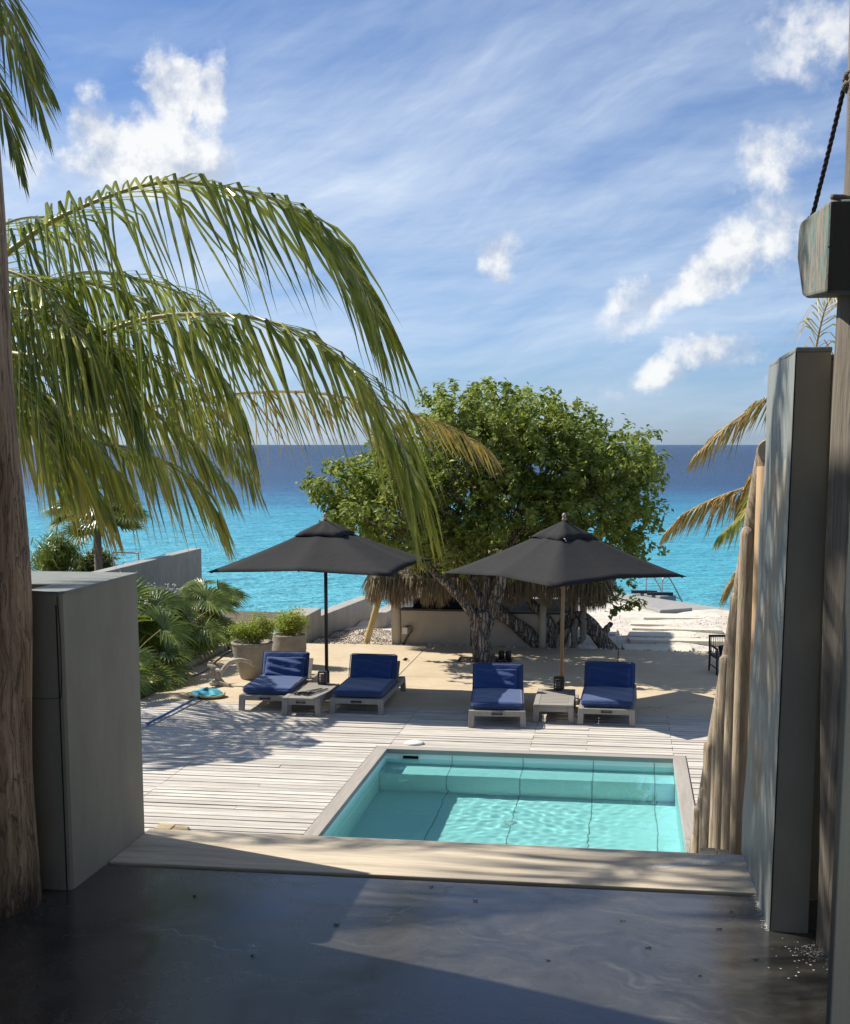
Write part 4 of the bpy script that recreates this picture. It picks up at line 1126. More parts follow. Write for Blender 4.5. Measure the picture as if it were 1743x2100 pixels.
def potted(x, y, rad, h, lb, prof, seed, cx, hh, ww):
    rr = random.Random(seed)
    t = thing('potted_shrub', lb, 'potted plant', (x, y, 0), 0, 'clay pots of light green shrubs')
    pr = [(r * rad, z * h) for r, z in prof]
    inner = [(pr[-1][0] - .035, pr[-1][1]), (pr[-1][0] - .045, h * .86), (.02, h * .86)]
    pot = MB().lathe(pr + inner[:1] + [(inner[1][0], inner[1][1])], 40).build('pot', M_CLAY, t, True)
    MB().lathe([(inner[1][0] + .003, 0), (inner[1][0] * .5, .02), (.01, .03)], 20, (0, 0, h * .865)).build('soil', M_SOIL, pot, True)
    cs = []
    st_ = MB()
    for i in range(46):
        a = rr.uniform(0, 6.28); r = math.sqrt(rr.random()) * ww
        tip = Vector((cx + r * math.cos(a), r * math.sin(a) * .8, h + hh * rr.uniform(.35, 1.0) * (1 - .35 * (r / ww) ** 2)))
        base = Vector((rr.uniform(-.12, .12), rr.uniform(-.12, .12), h * .87))
        P = spline([base, base.lerp(tip, .5) + Vector((rr.uniform(-.04, .04), rr.uniform(-.04, .04), .04)), tip], 7)
        st_.tube(P, [.006, .0055, .005, .0045, .004, .003, .002], 5)
        for f in (.45, .6, .72, .84, .93, 1.0): cs.append(base.lerp(tip, f) if f < 1 else tip)
    st_.build('stems', M_RACH, t)
    lf = MB()
    small_leaf_cloud(lf, [tuple(c) for c in cs], 20, .030, .021, (.045, .045, .032), .9)
    o = lf.build('foliage', M_POTL, t); o['kind'] = 'stuff'
potted(-5.68, 19.95, .315, .58, 'wide grey clay pot tapering to its foot with a leafy shrub', [(.55, 0), (.60, .05), (.72, .25), (.85, .5), (.95, .74), (1.0, .88), (1.0, .92), (1.03, .94), (1.04, .985), (1.0, 1.0)], 1, 0.02, .46, .36)
potted(-5.42, 21.25, .285, .52, 'round bellied clay pot with a leafy shrub, behind the lounger back', [(.70, 0), (.78, .08), (.92, .3), (1.0, .55), (.99, .8), (.93, .92), (.95, .97), (.93, 1.0)], 2, 0.04, .46, .30)

# ================================================================== DRIFTWOOD, NET
dw = MB()
dw.tube(spline([(-5.97, 19.3, .0), (-6.02, 19.28, .10), (-6.07, 19.3, .19), (-6.10, 19.31, .26), (-6.20, 19.3, .30)], 16), list(np.interp(np.linspace(0, 1, 16), [0, .3, .7, 1], [.06, .045, .042, .022])), 14, .35, 3, 4)
dw.tube(spline([(-6.02, 19.3, .10), (-5.98, 19.32, .2), (-5.93, 19.33, .27), (-5.86, 19.34, .345), (-5.72, 19.36, .385), (-5.60, 19.38, .36), (-5.50, 19.4, .30)], 18), list(np.interp(np.linspace(0, 1, 18), [0, .5, 1], [.036, .032, .024])), 12, .15, 3, 8)
dw.tube(spline([(-6.15, 19.25, .03), (-6.02, 19.22, .05), (-5.9, 19.2, .03), (-5.8, 19.16, .02)], 10), [.02, .03, .04, .042, .04, .038, .035, .03, .03, .02], 12, .25, 3, 12)
dw.tube(spline([(-6.08, 19.3, .22), (-6.0, 19.24, .24), (-5.95, 19.2, .20)], 8), [.03, .03, .028, .025, .02, .018, .015, .01], 10, .2, 3, 13)
tag(dw.build('driftwood', M_DRIFT, None, True), 'twisted bleached driftwood piece beside the wide clay pot', 'driftwood')
nt = thing('pool_net', 'turquoise leaf net on a blue pole lying across the deck', 'pool net')
MB().tube([(-6.05, 16.18, .03), (-6.0, 17.2, .035), (-5.95, 18.1, .05)], .017, 12).build('pole', M_BLUEP, nt, True)
MB().tube([(-6.052, 16.10, .03), (-6.05, 16.20, .03)], .019, 12).build('tip', M_WHITEP, nt, True)
ring = [(-5.92 + .27 * math.cos(a), 18.34 + .22 * math.sin(a), .045 + .012 * math.sin(2 * a)) for a in np.linspace(0, 6.2832, 33)]
MB().tube(ring, .016, 8).build('rim', M_RIMY, nt, True)
g = []
for i in range(9):
    r = i / 8
    g.append([(-5.92 + .26 * r * math.cos(a) * (1 - .12 * (i < 5)), 18.34 + .21 * r * math.sin(a), .05 + .085 * (1 - r ** 2.2) * (.7 + .3 * math.sin(3 * a + 1)) + .012 * math.sin(7 * a + i)) for a in np.linspace(0, 6.2832, 41)])
MB().sheet(g).build('netting', M_NET, nt, True)
# rocks at the end of the garden bed and cable along the kerb
for i, (x, y, r, lb) in enumerate(((-6.55, 22.75, .22, 'pale coral rock at the end of the kerb, nearest the pots'), (-6.9, 23.2, .27, 'larger coral rock behind the kerb end'), (-7.3, 22.6, .20, 'small coral rock among the palm fronds behind the kerb'))):
    rr = random.Random(i); vs = []
    mb = MB(); prof = []
    for a in range(9):
        th = -1.2 + a / 8 * 2.75
        prof.append((max(.02, r * math.cos(th)), r * .75 * math.sin(th)))
    mb.lathe(prof, 14)
    mb.v = [(vx * (1 + .25 * math.sin(5 * vy / r + i) + rr.uniform(-.1, .1)), vy * (1 + rr.uniform(-.12, .12)), vz * (1 + rr.uniform(-.12, .12))) for vx, vy, vz in mb.v]
    o = mb.build('rock', M_ROCK, None, False); o.location = (x, y, r * .35)
    tag(o, lb, 'rock', 'coral rocks by the kerb')
mb = MB()
mb.tube(spline([(-6.86, 16.5, .012), (-6.8, 18.0, .012), (-6.72, 19.4, .012), (-6.6, 20.4, .012), (-6.75, 21.6, .012), (-6.8, 22.6, .012)], 60), .010, 6)
tag(mb.build('cable', M_BLACK, None, True), 'thin black cable lying along the garden kerb', 'cable')

# ================================================================== TREES
def gnarl(mb, pts, radii, n=22, seed=0, groove=.16, m_=26):
    P = spline(pts, m_)
    rr = list(np.interp(np.linspace(0, 1, m_), np.linspace(0, 1, len(radii)), radii))
    rn = random.Random(seed)
    P = [p + Vector((rn.gauss(0, .006), rn.gauss(0, .006), 0)) for p in P]
    mb.tube(P, rr, n, groove, 4, seed, True, .10)
tree = thing('gnarled_tree', 'broad leafy tree with a forked furrowed trunk in a square terrace pit', 'tree', (0, 0, 0))
mb = MB()
gnarl(mb, [(-2.30, 22.25, -.12), (-2.32, 22.25, .1), (-2.35, 22.24, .38), (-2.36, 22.24, .62), (-2.34, 22.24, .78)], [.235, .17, .14, .14, .12], 30, 1, .22)
gnarl(mb, [(-2.38, 22.22, .42), (-2.44, 22.2, .66), (-2.56, 22.18, .88), (-2.74, 22.15, 1.12), (-3.02, 22.1, 1.38), (-3.35, 22.1, 1.72)], [.09, .085, .078, .07, .06, .045], 22, 2)
gnarl(mb, [(-2.32, 22.26, .46), (-2.20, 22.28, .80), (-2.08, 22.3, 1.14), (-1.98, 22.35, 1.55), (-1.85, 22.5, 2.1), (-1.7, 22.7, 2.7)], [.10, .105, .10, .09, .075, .05], 22, 3)
gnarl(mb, [(-2.30, 22.3, .6), (-2.30, 22.4, 1.0), (-2.27, 22.45, 1.35), (-2.35, 22.6, 1.85), (-2.5, 22.8, 2.6)], [.08, .07, .065, .055, .035], 20, 4)
gnarl(mb, [(-2.3, 22.32, .7), (-2.45, 22.5, 1.15), (-2.68, 22.7, 1.5), (-2.85, 22.9, 1.95), (-3.1, 23.0, 2.6)], [.065, .06, .055, .045, .03], 20, 5)
tk = mb.build('trunk', M_BARK, tree, True)
# second, leaning and arching stems
tree2 = thing('twisted_tree', 'dark twisted tree with a leaning trunk and an arch of wood resting on the sand', 'tree', (0, 0, 0))
mb = MB()
gnarl(mb, [(-1.25, 23.98, -.12), (-1.50, 23.95, .07), (-1.72, 23.9, .26), (-2.02, 23.85, .50), (-2.27, 23.8, .72), (-2.42, 23.7, 1.1), (-2.5, 23.6, 1.7)], [.14, .135, .13, .12, .11, .09, .05], 26, 11, .22)
gnarl(mb, [(-1.33, 23.95, -.12), (-1.26, 23.95, .16), (-1.15, 23.95, .36), (-.95, 23.95, .50), (-.74, 23.95, .52), (-.54, 23.95, .36), (-.36, 23.95, .13), (-.16, 23.95, -.12)], [.13, .12, .115, .125, .13, .13, .13, .14], 26, 12, .22)
gnarl(mb, [(-1.2, 23.95, .3), (-1.36, 23.9, .54), (-1.62, 23.9, .78), (-1.7, 23.9, 1.1), (-1.6, 23.8, 1.7)], [.09, .085, .075, .065, .05], 20, 13)
gnarl(mb, [(-.36, 23.95, .14), (-.30, 23.94, .32), (-.20, 23.93, .46)], [.07, .06, .035], 16, 14, .25)
gnarl(mb, [(-.93, 23.95, .5), (-.88, 23.9, .8), (-.78, 23.9, 1.15), (-.7, 23.8, 1.8)], [.05, .045, .04, .03], 14, 15)
gnarl(mb, [(-1.1, 23.8, -.1), (-.98, 23.82, .2), (-.9, 23.85, .4)], [.03, .025, .02], 10, 16)
mb.build('trunk', M_BARK, tree2, True)
mb = MB()
gnarl(mb, [(-.70, 23.75, .78), (-.69, 23.72, .5), (-.70, 23.72, .25), (-.74, 23.73, .12)], [.02, .055, .06, .03], 14, 31, .3)
gnarl(mb, [(-.80, 23.74, .55), (-.86, 23.72, .33), (-.84, 23.73, .14), (-.76, 23.74, .12)], [.035, .05, .05, .03], 14, 32, .3)
tag(mb.build('hanging_bundle', M_ROPEL, None, True), 'brown rope bundle hung over the arched trunk', 'rope bundle')
MB_ = MB().tube([(-1.42, 23.84, -.1), (-1.415, 23.84, .3), (-1.41, 23.85, .95)], [.07, .068, .06], 16)
tag(MB_.build('short_post', M_PALAPOST, None, True), 'short pale post among the dark twisted trunks', 'post')

BL = [(930, 850, 70), (1010, 850, 75), (1100, 862, 80), (1180, 900, 78), (900, 910, 70), (1000, 930, 110), (1110, 950, 110), (1210, 965, 90), (1285, 940, 70), (1325, 975, 45), (1270, 1010, 90),
      (1330, 1055, 45), (1310, 1110, 48), (1180, 1060, 100), (1060, 1050, 110), (940, 1030, 100), (860, 985, 80), (800, 965, 65), (745, 985, 55), (695, 1005, 45), (650, 1000, 34), (720, 1060, 60),
      (685, 1050, 36), (800, 1050, 80), (870, 1100, 70), (960, 1115, 70), (1265, 1130, 60), (885, 812, 26), (1025, 806, 30), (1128, 826, 34), (1060, 1130, 50), (1150, 1120, 60), (800, 1115, 45), (900, 1155, 34),
      (1245, 905, 30), (1330, 905, 28), (1350, 950, 24), (1050, 880, 60), (960, 890, 60), (1215, 880, 26), (980, 805, 22)]
BL2 = [(1250, 1180, 36), (1225, 1215, 26), (1285, 1215, 30), (1250, 1245, 26), (1300, 1245, 18), (1170, 1160, 40), (1215, 1165, 34)]
def px_point(u, v, d):      # a bearing and a distance from the terrace door, in metres
    q = dirv(u, v); k = d / math.hypot(q.x, q.y)
    return Vector((0, 0, 3.6)) + q * k
def crown(parent, blobs, d0, deep, root, per, name_m=M_LEAF, twigs=True):
    lf = MB(); tw = MB(); rn = random.Random(len(blobs))
    for (u, v, r) in blobs:
        rad = r * d0 / 2750
        big = r > 55
        for dd, k in (((0, 1.0), (-deep, .85), (deep, .85), (-deep * .5, .95)) if big else ((0, 1.0), (-deep * .45, .8)) if r > 30 else ((0, 1.0),)):
            c = px_point(u, v, d0 + dd + rn.uniform(-.3, .3))
            rr = rad * k
            n = int(per * (rr / .6) ** 2)
            # leaves sit in sprigs scattered through the outer part of the blob
            ns = max(5, n // 16)
            dirs = rng.normal(0, 1, (ns, 3)); dirs /= np.linalg.norm(dirs, axis=1)[:, None]
            rad_s = rr * rng.uniform(.2, 1.12, (ns, 1)) ** .6
            sp = np.array(c) + dirs * rad_s * np.array([1, 1, .92])
            P = np.repeat(sp, 16, 0) + rng.normal(0, .046, (ns * 16, 3))
            out = np.repeat(dirs, 16, 0) * .9
            leaf_quads(lf, P, .112, .058, .35, out)
            if twigs:
                for s in range(3 if big else 1):
                    i = rn.randrange(ns); tip = Vector(sp[i]); b = root.lerp(c, rn.uniform(.35, .7)) + Vector((rn.gauss(0, .12), rn.gauss(0, .12), rn.gauss(0, .1)))
                    tw.tube(spline([b, b.lerp(tip, .5) + Vector((rn.gauss(0, .06), 0, rn.gauss(0, .06))), tip], 6), [.016, .014, .011, .009, .006, .003], 5)
    o = lf.build('crown', name_m, parent); o['kind'] = 'stuff'
    if twigs: tw.build('branches', M_BARK, parent, True)
crown(tree, BL + [(700, 960, 34), (760, 930, 40), (665, 1015, 40), (720, 1010, 55), (770, 1010, 65), (690, 1080, 36), (760, 1085, 55), (640, 985, 22), (850, 1140, 35), (950, 1150, 38), (1040, 1160, 38), (1100, 1155, 42), (830, 1010, 70), (830, 930, 45)], 23.0, 1.2, Vector((-2.2, 22.6, 1.6)), 450)
crown(tree2, BL2, 23.9, .5, Vector((-.8, 23.8, 1.1)), 420)
# spotlights at the foot of the tree
def spot(x, y, rz, lb):
    t = thing('garden_spotlight', lb, 'spotlight', (x, y, -.02), rz, 'black spotlights at the foot of the tree')
    MB().tube([(0, 0, -.02), (0, 0, .10)], .012, 8).build('spike', M_BLACK, t, True)
    MB().lathe([(.034, 0), (.05, .02), (.05, .15), (.044, .165)], 16, (0, 0, 0)).build('housing', M_BLACK, t, True)
    h = t.children[1]; h.location = (0, 0, .09); h.rotation_euler = (R(-32), R(18), 0)
    MB().lathe([(.045, .158), (.044, .168), (.0, .168)], 16, (0, 0, 0), False).build('lens', M_STEEL, h, True)
spot(-2.02, 22.38, .3, 'black tubular spotlight by the tree, the left one')
spot(-1.90, 22.36, -.2, 'black tubular spotlight by the tree, the right one')
mb = MB()
for i in range(90):
    x = random.uniform(-2.73, -1.85); y = random.uniform(22.05, 22.58); a = random.uniform(0, 3.1); L = random.uniform(.03, .12)
    mb.tube([(x, y, -.03 + random.uniform(0, .05)), (x + L * math.cos(a), y + L * math.sin(a) * .5, random.uniform(-.02, .03))], .006, 5)
tag(mb.build('pit_litter', M_BARK), 'dry twigs and bark litter filling the tree pit', None, None, 'stuff')

# ================================================================== PALMS
def frond_mesh(pts, n, L, wd, seed, droop=.55, wither=.35, side_w=1.0, lean=.75, len_prof=(.55, 1.0, 1.0, .75, .35), start=.08, fwd=.55):
    """rachis along pts with n leaflets a side that leave sideways and then hang."""
    rn = random.Random(seed)
    P = spline(pts, 60)
    rach = MB(); rach.tube(P, list(np.interp(np.linspace(0, 1, 60), [0, .3, 1], [.028, .016, .004])) , 7)
    lf = MB()
    for i in range(n):
        for s in (-1, 1):
            t = start + (1 - start) * (i + rn.uniform(-.3, .3) + .5) / n
            t = min(max(t, 0), .995)
            k = t * 59; a = int(k); p = P[a].lerp(P[min(a + 1, 59)], k - a)
            T = (P[min(a + 2, 59)] - P[max(a - 2, 0)]).normalized()
            sd = T.cross(Vector((0, 0, 1)))
            if sd.length < .05: sd = Vector((1, 0, 0))
            sd.normalize(); sd *= s
            up = sd.cross(T) * s
            if up.z < 0: up = -up
            ln = L * float(np.interp(t, np.linspace(0, 1, len(len_prof)), len_prof)) * rn.uniform(.82, 1.12)
            d0 = (sd * side_w * rn.uniform(.75, 1.1) + T * (fwd + .9 * t * t) + up * rn.uniform(-.14, .10)).normalized()
            dn = (T * (rn.uniform(-.02, .34) + lean * t * t) + sd * rn.uniform(-.04, .24) + Vector((rn.gauss(0, .06), rn.gauss(0, .06), -1.0))).normalized()
            wdt = wd * rn.uniform(.75, 1.15)
            q = p.copy(); ns = 8; kink = rn.uniform(.03, .20); kw = rn.uniform(.10, .30); o = len(lf.v)
            hang = min(1.0, droop * rn.uniform(.8, 1.2))
            for j in range(ns + 1):
                f = j / ns
                e = min(max((f - kink) / kw, 0), 1); e = e * e * (3 - 2 * e)
                d = (d0 * (1 - e * hang) + dn * (e * hang) + Vector((rn.gauss(0, .03), rn.gauss(0, .03), -.10 * f))).normalized()
                wj = wdt * (1 - .40 * abs(2 * f - .6)) * (1 if f < .62 else (1 - f) / .38 * .96 + .04)
                if j == 0: wj = wdt * .45
                ax = d.cross(up if e < .5 else sd)
                if ax.length < .15: ax = d.cross(Vector((.3, 1, .2)))
                ax.normalize()
                if j and ax.dot(axp) < 0: ax = -ax
                if j: ax = (ax * .6 + axp * .4).normalized()
                axp = ax
                nn = d.cross(ax)
                lf.v.extend([tuple(q - ax * wj + nn * wj * .35), tuple(q), tuple(q + ax * wj + nn * wj * .35)])
                w_ = max(0, (f - (1 - wither * rn.uniform(.5, 1.3))) * 2.2) if wither < 1 else 1.0
                lf.a.extend([w_] * 3)
                q = q + d * (ln / ns)
            for j in range(ns):
                b = o + 3 * j
                lf.f.extend([(b, b + 1, b + 4, b + 3), (b + 1, b + 2, b + 5, b + 4)])
    return rach, lf
def add_frond(tree_, pts, n, L, wd, seed, mleaf=M_PALM, mr=M_RACH, **kw):
    r_, l_ = frond_mesh(pts, n, L, wd, seed, **kw)
    o = r_.build('frond', mr, tree_, True)
    l_.build('leaflets', mleaf, o)
    return o
palm = thing('coconut_palm', 'large arching coconut palm hanging in from the left above the pool deck', 'palm tree')
mb = MB(); mb.tube(spline([(-5.35, 9.0, -.4), (-5.3, 9.0, .6), (-5.15, 9.1, 2.2), (-5.0, 9.2, 3.6), (-4.97, 9.2, 4.35)], 40), [.16 - .0015 * i + (.008 if i % 2 else 0) for i in range(40)], 16)
mb.build('trunk', M_TRUNK, palm, True)
A1 = [(-4.94, 9.27, 4.55), (-4.3, 9.25, 4.99), (-3.87, 9.22, 5.21), (-3.22, 9.15, 5.37), (-2.66, 9.12, 5.31), (-2.23, 9.13, 5.17), (-1.92, 9.1, 4.87), (-1.67, 9.05, 4.48)]
A2 = [(-4.94, 9.27, 4.55), (-4.56, 10.01, 4.79), (-4.35, 10.65, 4.98), (-4.02, 11.1, 4.96), (-3.7, 11.42, 4.81), (-3.44, 11.7, 4.5)]
A3 = [(-4.85, 9.09, 4.39), (-4.0, 8.73, 4.19), (-3.5, 8.62, 4.31), (-3.07, 8.46, 4.4), (-2.63, 8.4, 4.42), (-2.22, 8.41, 4.36), (-1.84, 8.4, 4.18), (-1.58, 8.36, 3.93), (-1.40, 8.34, 3.62), (-1.30, 8.31, 3.36)]
A4 = [(-5.09, 9.52, 4.29), (-4.69, 11.05, 3.86), (-4.08, 11.82, 3.96), (-3.59, 12.49, 4.08), (-3.04, 12.95, 4.1), (-2.44, 13.38, 3.99), (-1.89, 13.67, 3.82), (-1.49, 13.92, 3.59)]
A5 = [(-4.86, 9.08, 4.26), (-4.39, 9.54, 3.79), (-4.05, 9.8, 3.64), (-3.68, 10.05, 3.53), (-3.36, 10.26, 3.3), (-3.19, 10.32, 3.03)]
A6 = [(-4.71, 8.82, 4.3), (-4.12, 8.56, 4.44), (-3.77, 8.39, 4.45), (-3.44, 8.32, 4.28), (-3.25, 8.39, 4.01), (-3.12, 8.44, 3.64)]
A7 = [(-4.9, 9.17, 4.26), (-4.6, 9.77, 4.16), (-4.29, 10.13, 4.1), (-3.91, 10.49, 3.92), (-3.58, 10.72, 3.65), (-3.32, 10.91, 3.29)]
A8 = [(-4.86, 9.08, 4.19), (-4.36, 9.0, 3.88), (-4.12, 9.11, 3.71), (-3.89, 9.21, 3.47), (-3.71, 9.29, 3.15)]
A9 = [(-5.17, 9.71, 4.59), (-5.39, 10.72, 5.16), (-5.52, 11.77, 5.58), (-5.37, 12.38, 5.7), (-5.28, 12.97, 5.6)]
add_frond(palm, A1, 74, 1.25, 0.0129, 1, droop=.86, lean=1.15, len_prof=(.8, 1.0, 1.05, .95, .6))
add_frond(palm, A2, 54, 1.15, 0.0121, 2, droop=.92)
add_frond(palm, A3, 78, 1.15, 0.0117, 3, droop=.95, lean=1.0, wither=.45, len_prof=(.8, 1.0, 1.0, .9, .55))
add_frond(palm, A4, 74, 1.0, 0.0105, 4, M_PALMD, M_RACHD, droop=.9, wither=.8, len_prof=(.7, 1.0, .95, .75, .45))
add_frond(palm, A5, 52, 1.05, 0.0113, 5, droop=.97, wither=.6)
add_frond(palm, A6, 56, 1.2, 0.0125, 6, droop=.95)
add_frond(palm, A7, 54, 1.1, 0.0117, 7, droop=.95, wither=.5)
add_frond(palm, A8, 46, 1.05, 0.0113, 8, droop=.97, wither=.6)
add_frond(palm, A9, 38, .95, 0.0133, 9, droop=.8)
add_frond(palm, [(-4.9, 9.1, 4.4), (-4.35, 8.7, 4.72), (-3.95, 8.5, 4.70), (-3.6, 8.42, 4.45), (-3.4, 8.4, 4.0)], 46, 1.15, .0125, 31, droop=.95)
add_frond(palm, [(-4.9, 9.1, 4.3), (-4.45, 9.9, 4.45), (-4.1, 10.4, 4.4), (-3.7, 10.8, 4.2), (-3.4, 11.1, 3.8), (-3.2, 11.3, 3.3)], 50, 1.05, .0115, 32, droop=.95, wither=.5)
for k, (pts, n_, L_) in enumerate((
        ([(-4.9, 9.1, 4.35), (-4.5, 8.8, 4.35), (-4.15, 8.65, 4.15), (-3.9, 8.6, 3.8), (-3.75, 8.6, 3.4)], 40, 1.0),
        ([(-4.9, 9.2, 4.4), (-4.5, 9.6, 4.75), (-4.0, 9.9, 4.8), (-3.5, 10.1, 4.55), (-3.1, 10.2, 4.1), (-2.9, 10.25, 3.6)], 54, 1.1),
        ([(-4.9, 9.1, 4.2), (-4.4, 9.3, 4.05), (-4.0, 9.45, 3.75), (-3.7, 9.5, 3.4)], 40, .95),
        ([(-5.0, 9.4, 4.4), (-4.7, 10.3, 4.5), (-4.3, 11.1, 4.35), (-3.9, 11.7, 3.95), (-3.6, 12.0, 3.5)], 46, 1.0))):
    add_frond(palm, pts, n_, L_, .0135, 140 + k, droop=.96, wither=.55)
for k, (az, el, ln) in enumerate(((200, .4, 2.6), (150, .3, 2.6), (255, .35, 2.5), (110, .5, 2.4))):
    c, s = math.cos(R(az)), math.sin(R(az))
    add_frond(palm, [(-5.0 + c * r, 9.2 + s * r, 4.4 + el * r * 2.2 - .42 * r * r) for r in np.linspace(0, ln, 6)], 34, 1.0, .018, 40 + k, droop=.9)
palm2 = thing('coconut_palm', 'taller coconut palm whose frond tips hang into the top left corner', 'palm tree')
MB().tube(spline([(-4.6, 7.3, -.5), (-4.5, 7.25, 1.5), (-4.2, 7.1, 4.2), (-4.02, 7.0, 6.4)], 40), [.13 - .001 * i + (.007 if i % 2 else 0) for i in range(40)], 16).build('trunk', M_TRUNK, palm2, True)
B1 = [(-4.0, 7.0, 6.5), (-3.5, 6.6, 6.32), (-3.15, 6.4, 5.96), (-2.93, 6.33, 5.62), (-2.76, 6.34, 5.30)]
B2 = [(-4.0, 7.0, 6.48), (-3.6, 6.9, 6.2), (-3.3, 6.8, 5.86), (-3.10, 6.76, 5.56), (-2.98, 6.78, 5.24)]
B3 = [(-4.0, 7.0, 6.45), (-3.6, 6.6, 6.0), (-3.25, 6.4, 5.62), (-3.03, 6.36, 5.28), (-2.93, 6.37, 4.96)]
for k, b in enumerate((B1, B2, B3)):
    add_frond(palm2, b, 46, .52, .0078, 60 + k, droop=.5, wither=.3, fwd=.8)
for k, (az, el, ln) in enumerate(((95, .9, 1.7), (130, .7, 1.8), (165, .5, 1.8), (200, .5, 1.9), (235, .6, 1.8), (60, 1.2, 1.5), (-50, 1.5, 1.5), (-66, 1.35, 1.7), (-80, 1.3, 1.7), (-95, 1.4, 1.7), (-110, 1.3, 1.6), (-58, 1.9, 1.4), (-86, 1.9, 1.4))):  # the steep near-side fronds, above the frame, were added to shade the pier
    c, s = math.cos(R(az)), math.sin(R(az))
    add_frond(palm2, [(-4.0 + c * r, 7.0 + s * r, 6.5 + el * r - .38 * r * r) for r in np.linspace(0, ln, 6)], 40, .62, .016, 70 + k, droop=.7)
palm3 = thing('coconut_palm', 'dry yellowing coconut palm half hidden behind the pier on the right', 'palm tree')
MB().tube(spline([(2.6, 18.2, -.3), (2.5, 18.1, 1.0), (2.3, 17.95, 2.4), (2.2, 17.88, 3.2)], 30), [.15 - .001 * i + (.008 if i % 2 else 0) for i in range(30)], 16).build('trunk', M_TRUNK, palm3, True)
R1 = [(2.2, 17.87, 3.3), (2.04, 17.88, 4.0), (1.77, 17.91, 4.15), (1.38, 17.85, 3.92), (1.05, 17.77, 3.64), (0.9, 17.78, 3.49)]
R2 = [(2.2, 17.87, 3.3), (1.95, 17.89, 3.49), (1.74, 17.92, 3.36), (1.57, 17.93, 3.14), (1.46, 17.94, 2.86)]
R3 = [(2.2, 17.86, 3.18), (1.9, 17.9, 3.15), (1.54, 17.93, 3.05), (1.18, 17.96, 2.92), (0.81, 17.98, 2.73), (0.55, 17.99, 2.48)]
R4 = [(2.21, 17.86, 3.05), (1.92, 17.9, 2.74), (1.66, 17.92, 2.36), (1.45, 17.94, 1.97), (1.35, 17.95, 1.77)]
R5 = [(2.2, 17.87, 3.3), (2.3, 17.85, 4.53), (2.4, 17.74, 5.24), (2.52, 17.62, 5.46), (2.65, 17.5, 5.45)]
for k, (b, n, ds) in enumerate(((R1, 50, .75), (R2, 44, .75), (R3, 74, .9), (R4, 36, .6))):
    add_frond(palm3, b, n, .74, .013, 80 + k, M_PALMD, M_RACHD, droop=ds, wither=.5, fwd=.9)
add_frond(palm3, R5, 40, .95, .010, 90, M_PALMD, M_RACHD, droop=.6, wither=.5, fwd=.5)
add_frond(palm3, [(2.2, 17.8, 3.2), (1.95, 17.5, 3.3), (1.7, 17.3, 3.1), (1.45, 17.2, 2.75), (1.2, 17.15, 2.5)], 50, .7, .013, 91, M_PALM, M_RACHD, droop=.8, wither=.6, fwd=.9)
for k, az in enumerate((20, 60, 330, 290)):
    c, s = math.cos(R(az)), math.sin(R(az))
    add_frond(palm3, [(2.2 + c * r, 17.87 + s * r, 3.3 + .7 * r - .45 * r * r) for r in np.linspace(0, 1.9, 6)], 30, .6, .014, 95 + k, M_PALM, M_RACH, droop=.8)
# a palm in the garden on the left, outside the picture; its shade falls on the deck
palm4 = thing('coconut_palm', 'garden coconut palm left of the deck that shades its boards', 'palm tree')
MB().tube(spline([(-9.5, 17.4, -.3), (-9.45, 17.4, 1.5), (-9.3, 17.4, 3.2), (-9.2, 17.4, 4.2)], 30), [.15 - .001 * i + (.008 if i % 2 else 0) for i in range(30)], 16).build('trunk', M_TRUNK, palm4, True)
for k, az in enumerate((-160, -125, -95, -70, -45, -15, 20, 60, 100, 140, 175)):
    c, s = math.cos(R(az)), math.sin(R(az)); ln = 2.3
    add_frond(palm4, [(-9.2 + c * r, 17.4 + s * r, 4.2 + .55 * r - .36 * r * r) for r in np.linspace(0, ln, 6)], 40, .9, .026, 110 + k, droop=.7)

# fan palms of the garden bed
def fan_leaf(base, tip, nrm, r, nb, seed, wither=.2):
    rn = random.Random(seed); lf = MB(); base, tip, nrm = Vector(base), Vector(tip), Vector(nrm).normalized()
    fwd = (tip - base).normalized(); fwd = (fwd - nrm * fwd.dot(nrm)).normalized(); sd = nrm.cross(fwd)
    for i in range(nb):
        a = (i / (nb - 1) - .5) * R(255)
        d = fwd * math.cos(a) + sd * math.sin(a) + nrm * .22
        ln = r * (1 - .22 * abs(a) / R(127)) * rn.uniform(.9, 1.08)
        q = tip.copy(); d.normalize(); o = len(lf.v)
        for j in range(5):
            f = j / 4; wj = r * .055 * (.35, 1, .95, .6, .03)[j]
            ax = d.cross(nrm); ax.normalize()
            fold = nrm * wj * .5
            lf.v.extend([tuple(q - ax * wj + fold), tuple(q), tuple(q + ax * wj + fold)]); lf.a.extend([max(0, f - 1 + wither) * 2.5] * 3)
            q = q + d * ln / 4; d = (d + Vector((0, 0, -.10 - .16 * f)) ).normalized()
        for j in range(4):
            b = o + 3 * j; lf.f.extend([(b, b + 1, b + 4, b + 3), (b + 1, b + 2, b + 5, b + 4)])
    pt = MB(); pt.tube(spline([base, base.lerp(tip, .5) + Vector((0, 0, .03)), tip], 8), [.012] * 4 + [.009] * 4, 6)
    return pt, lf
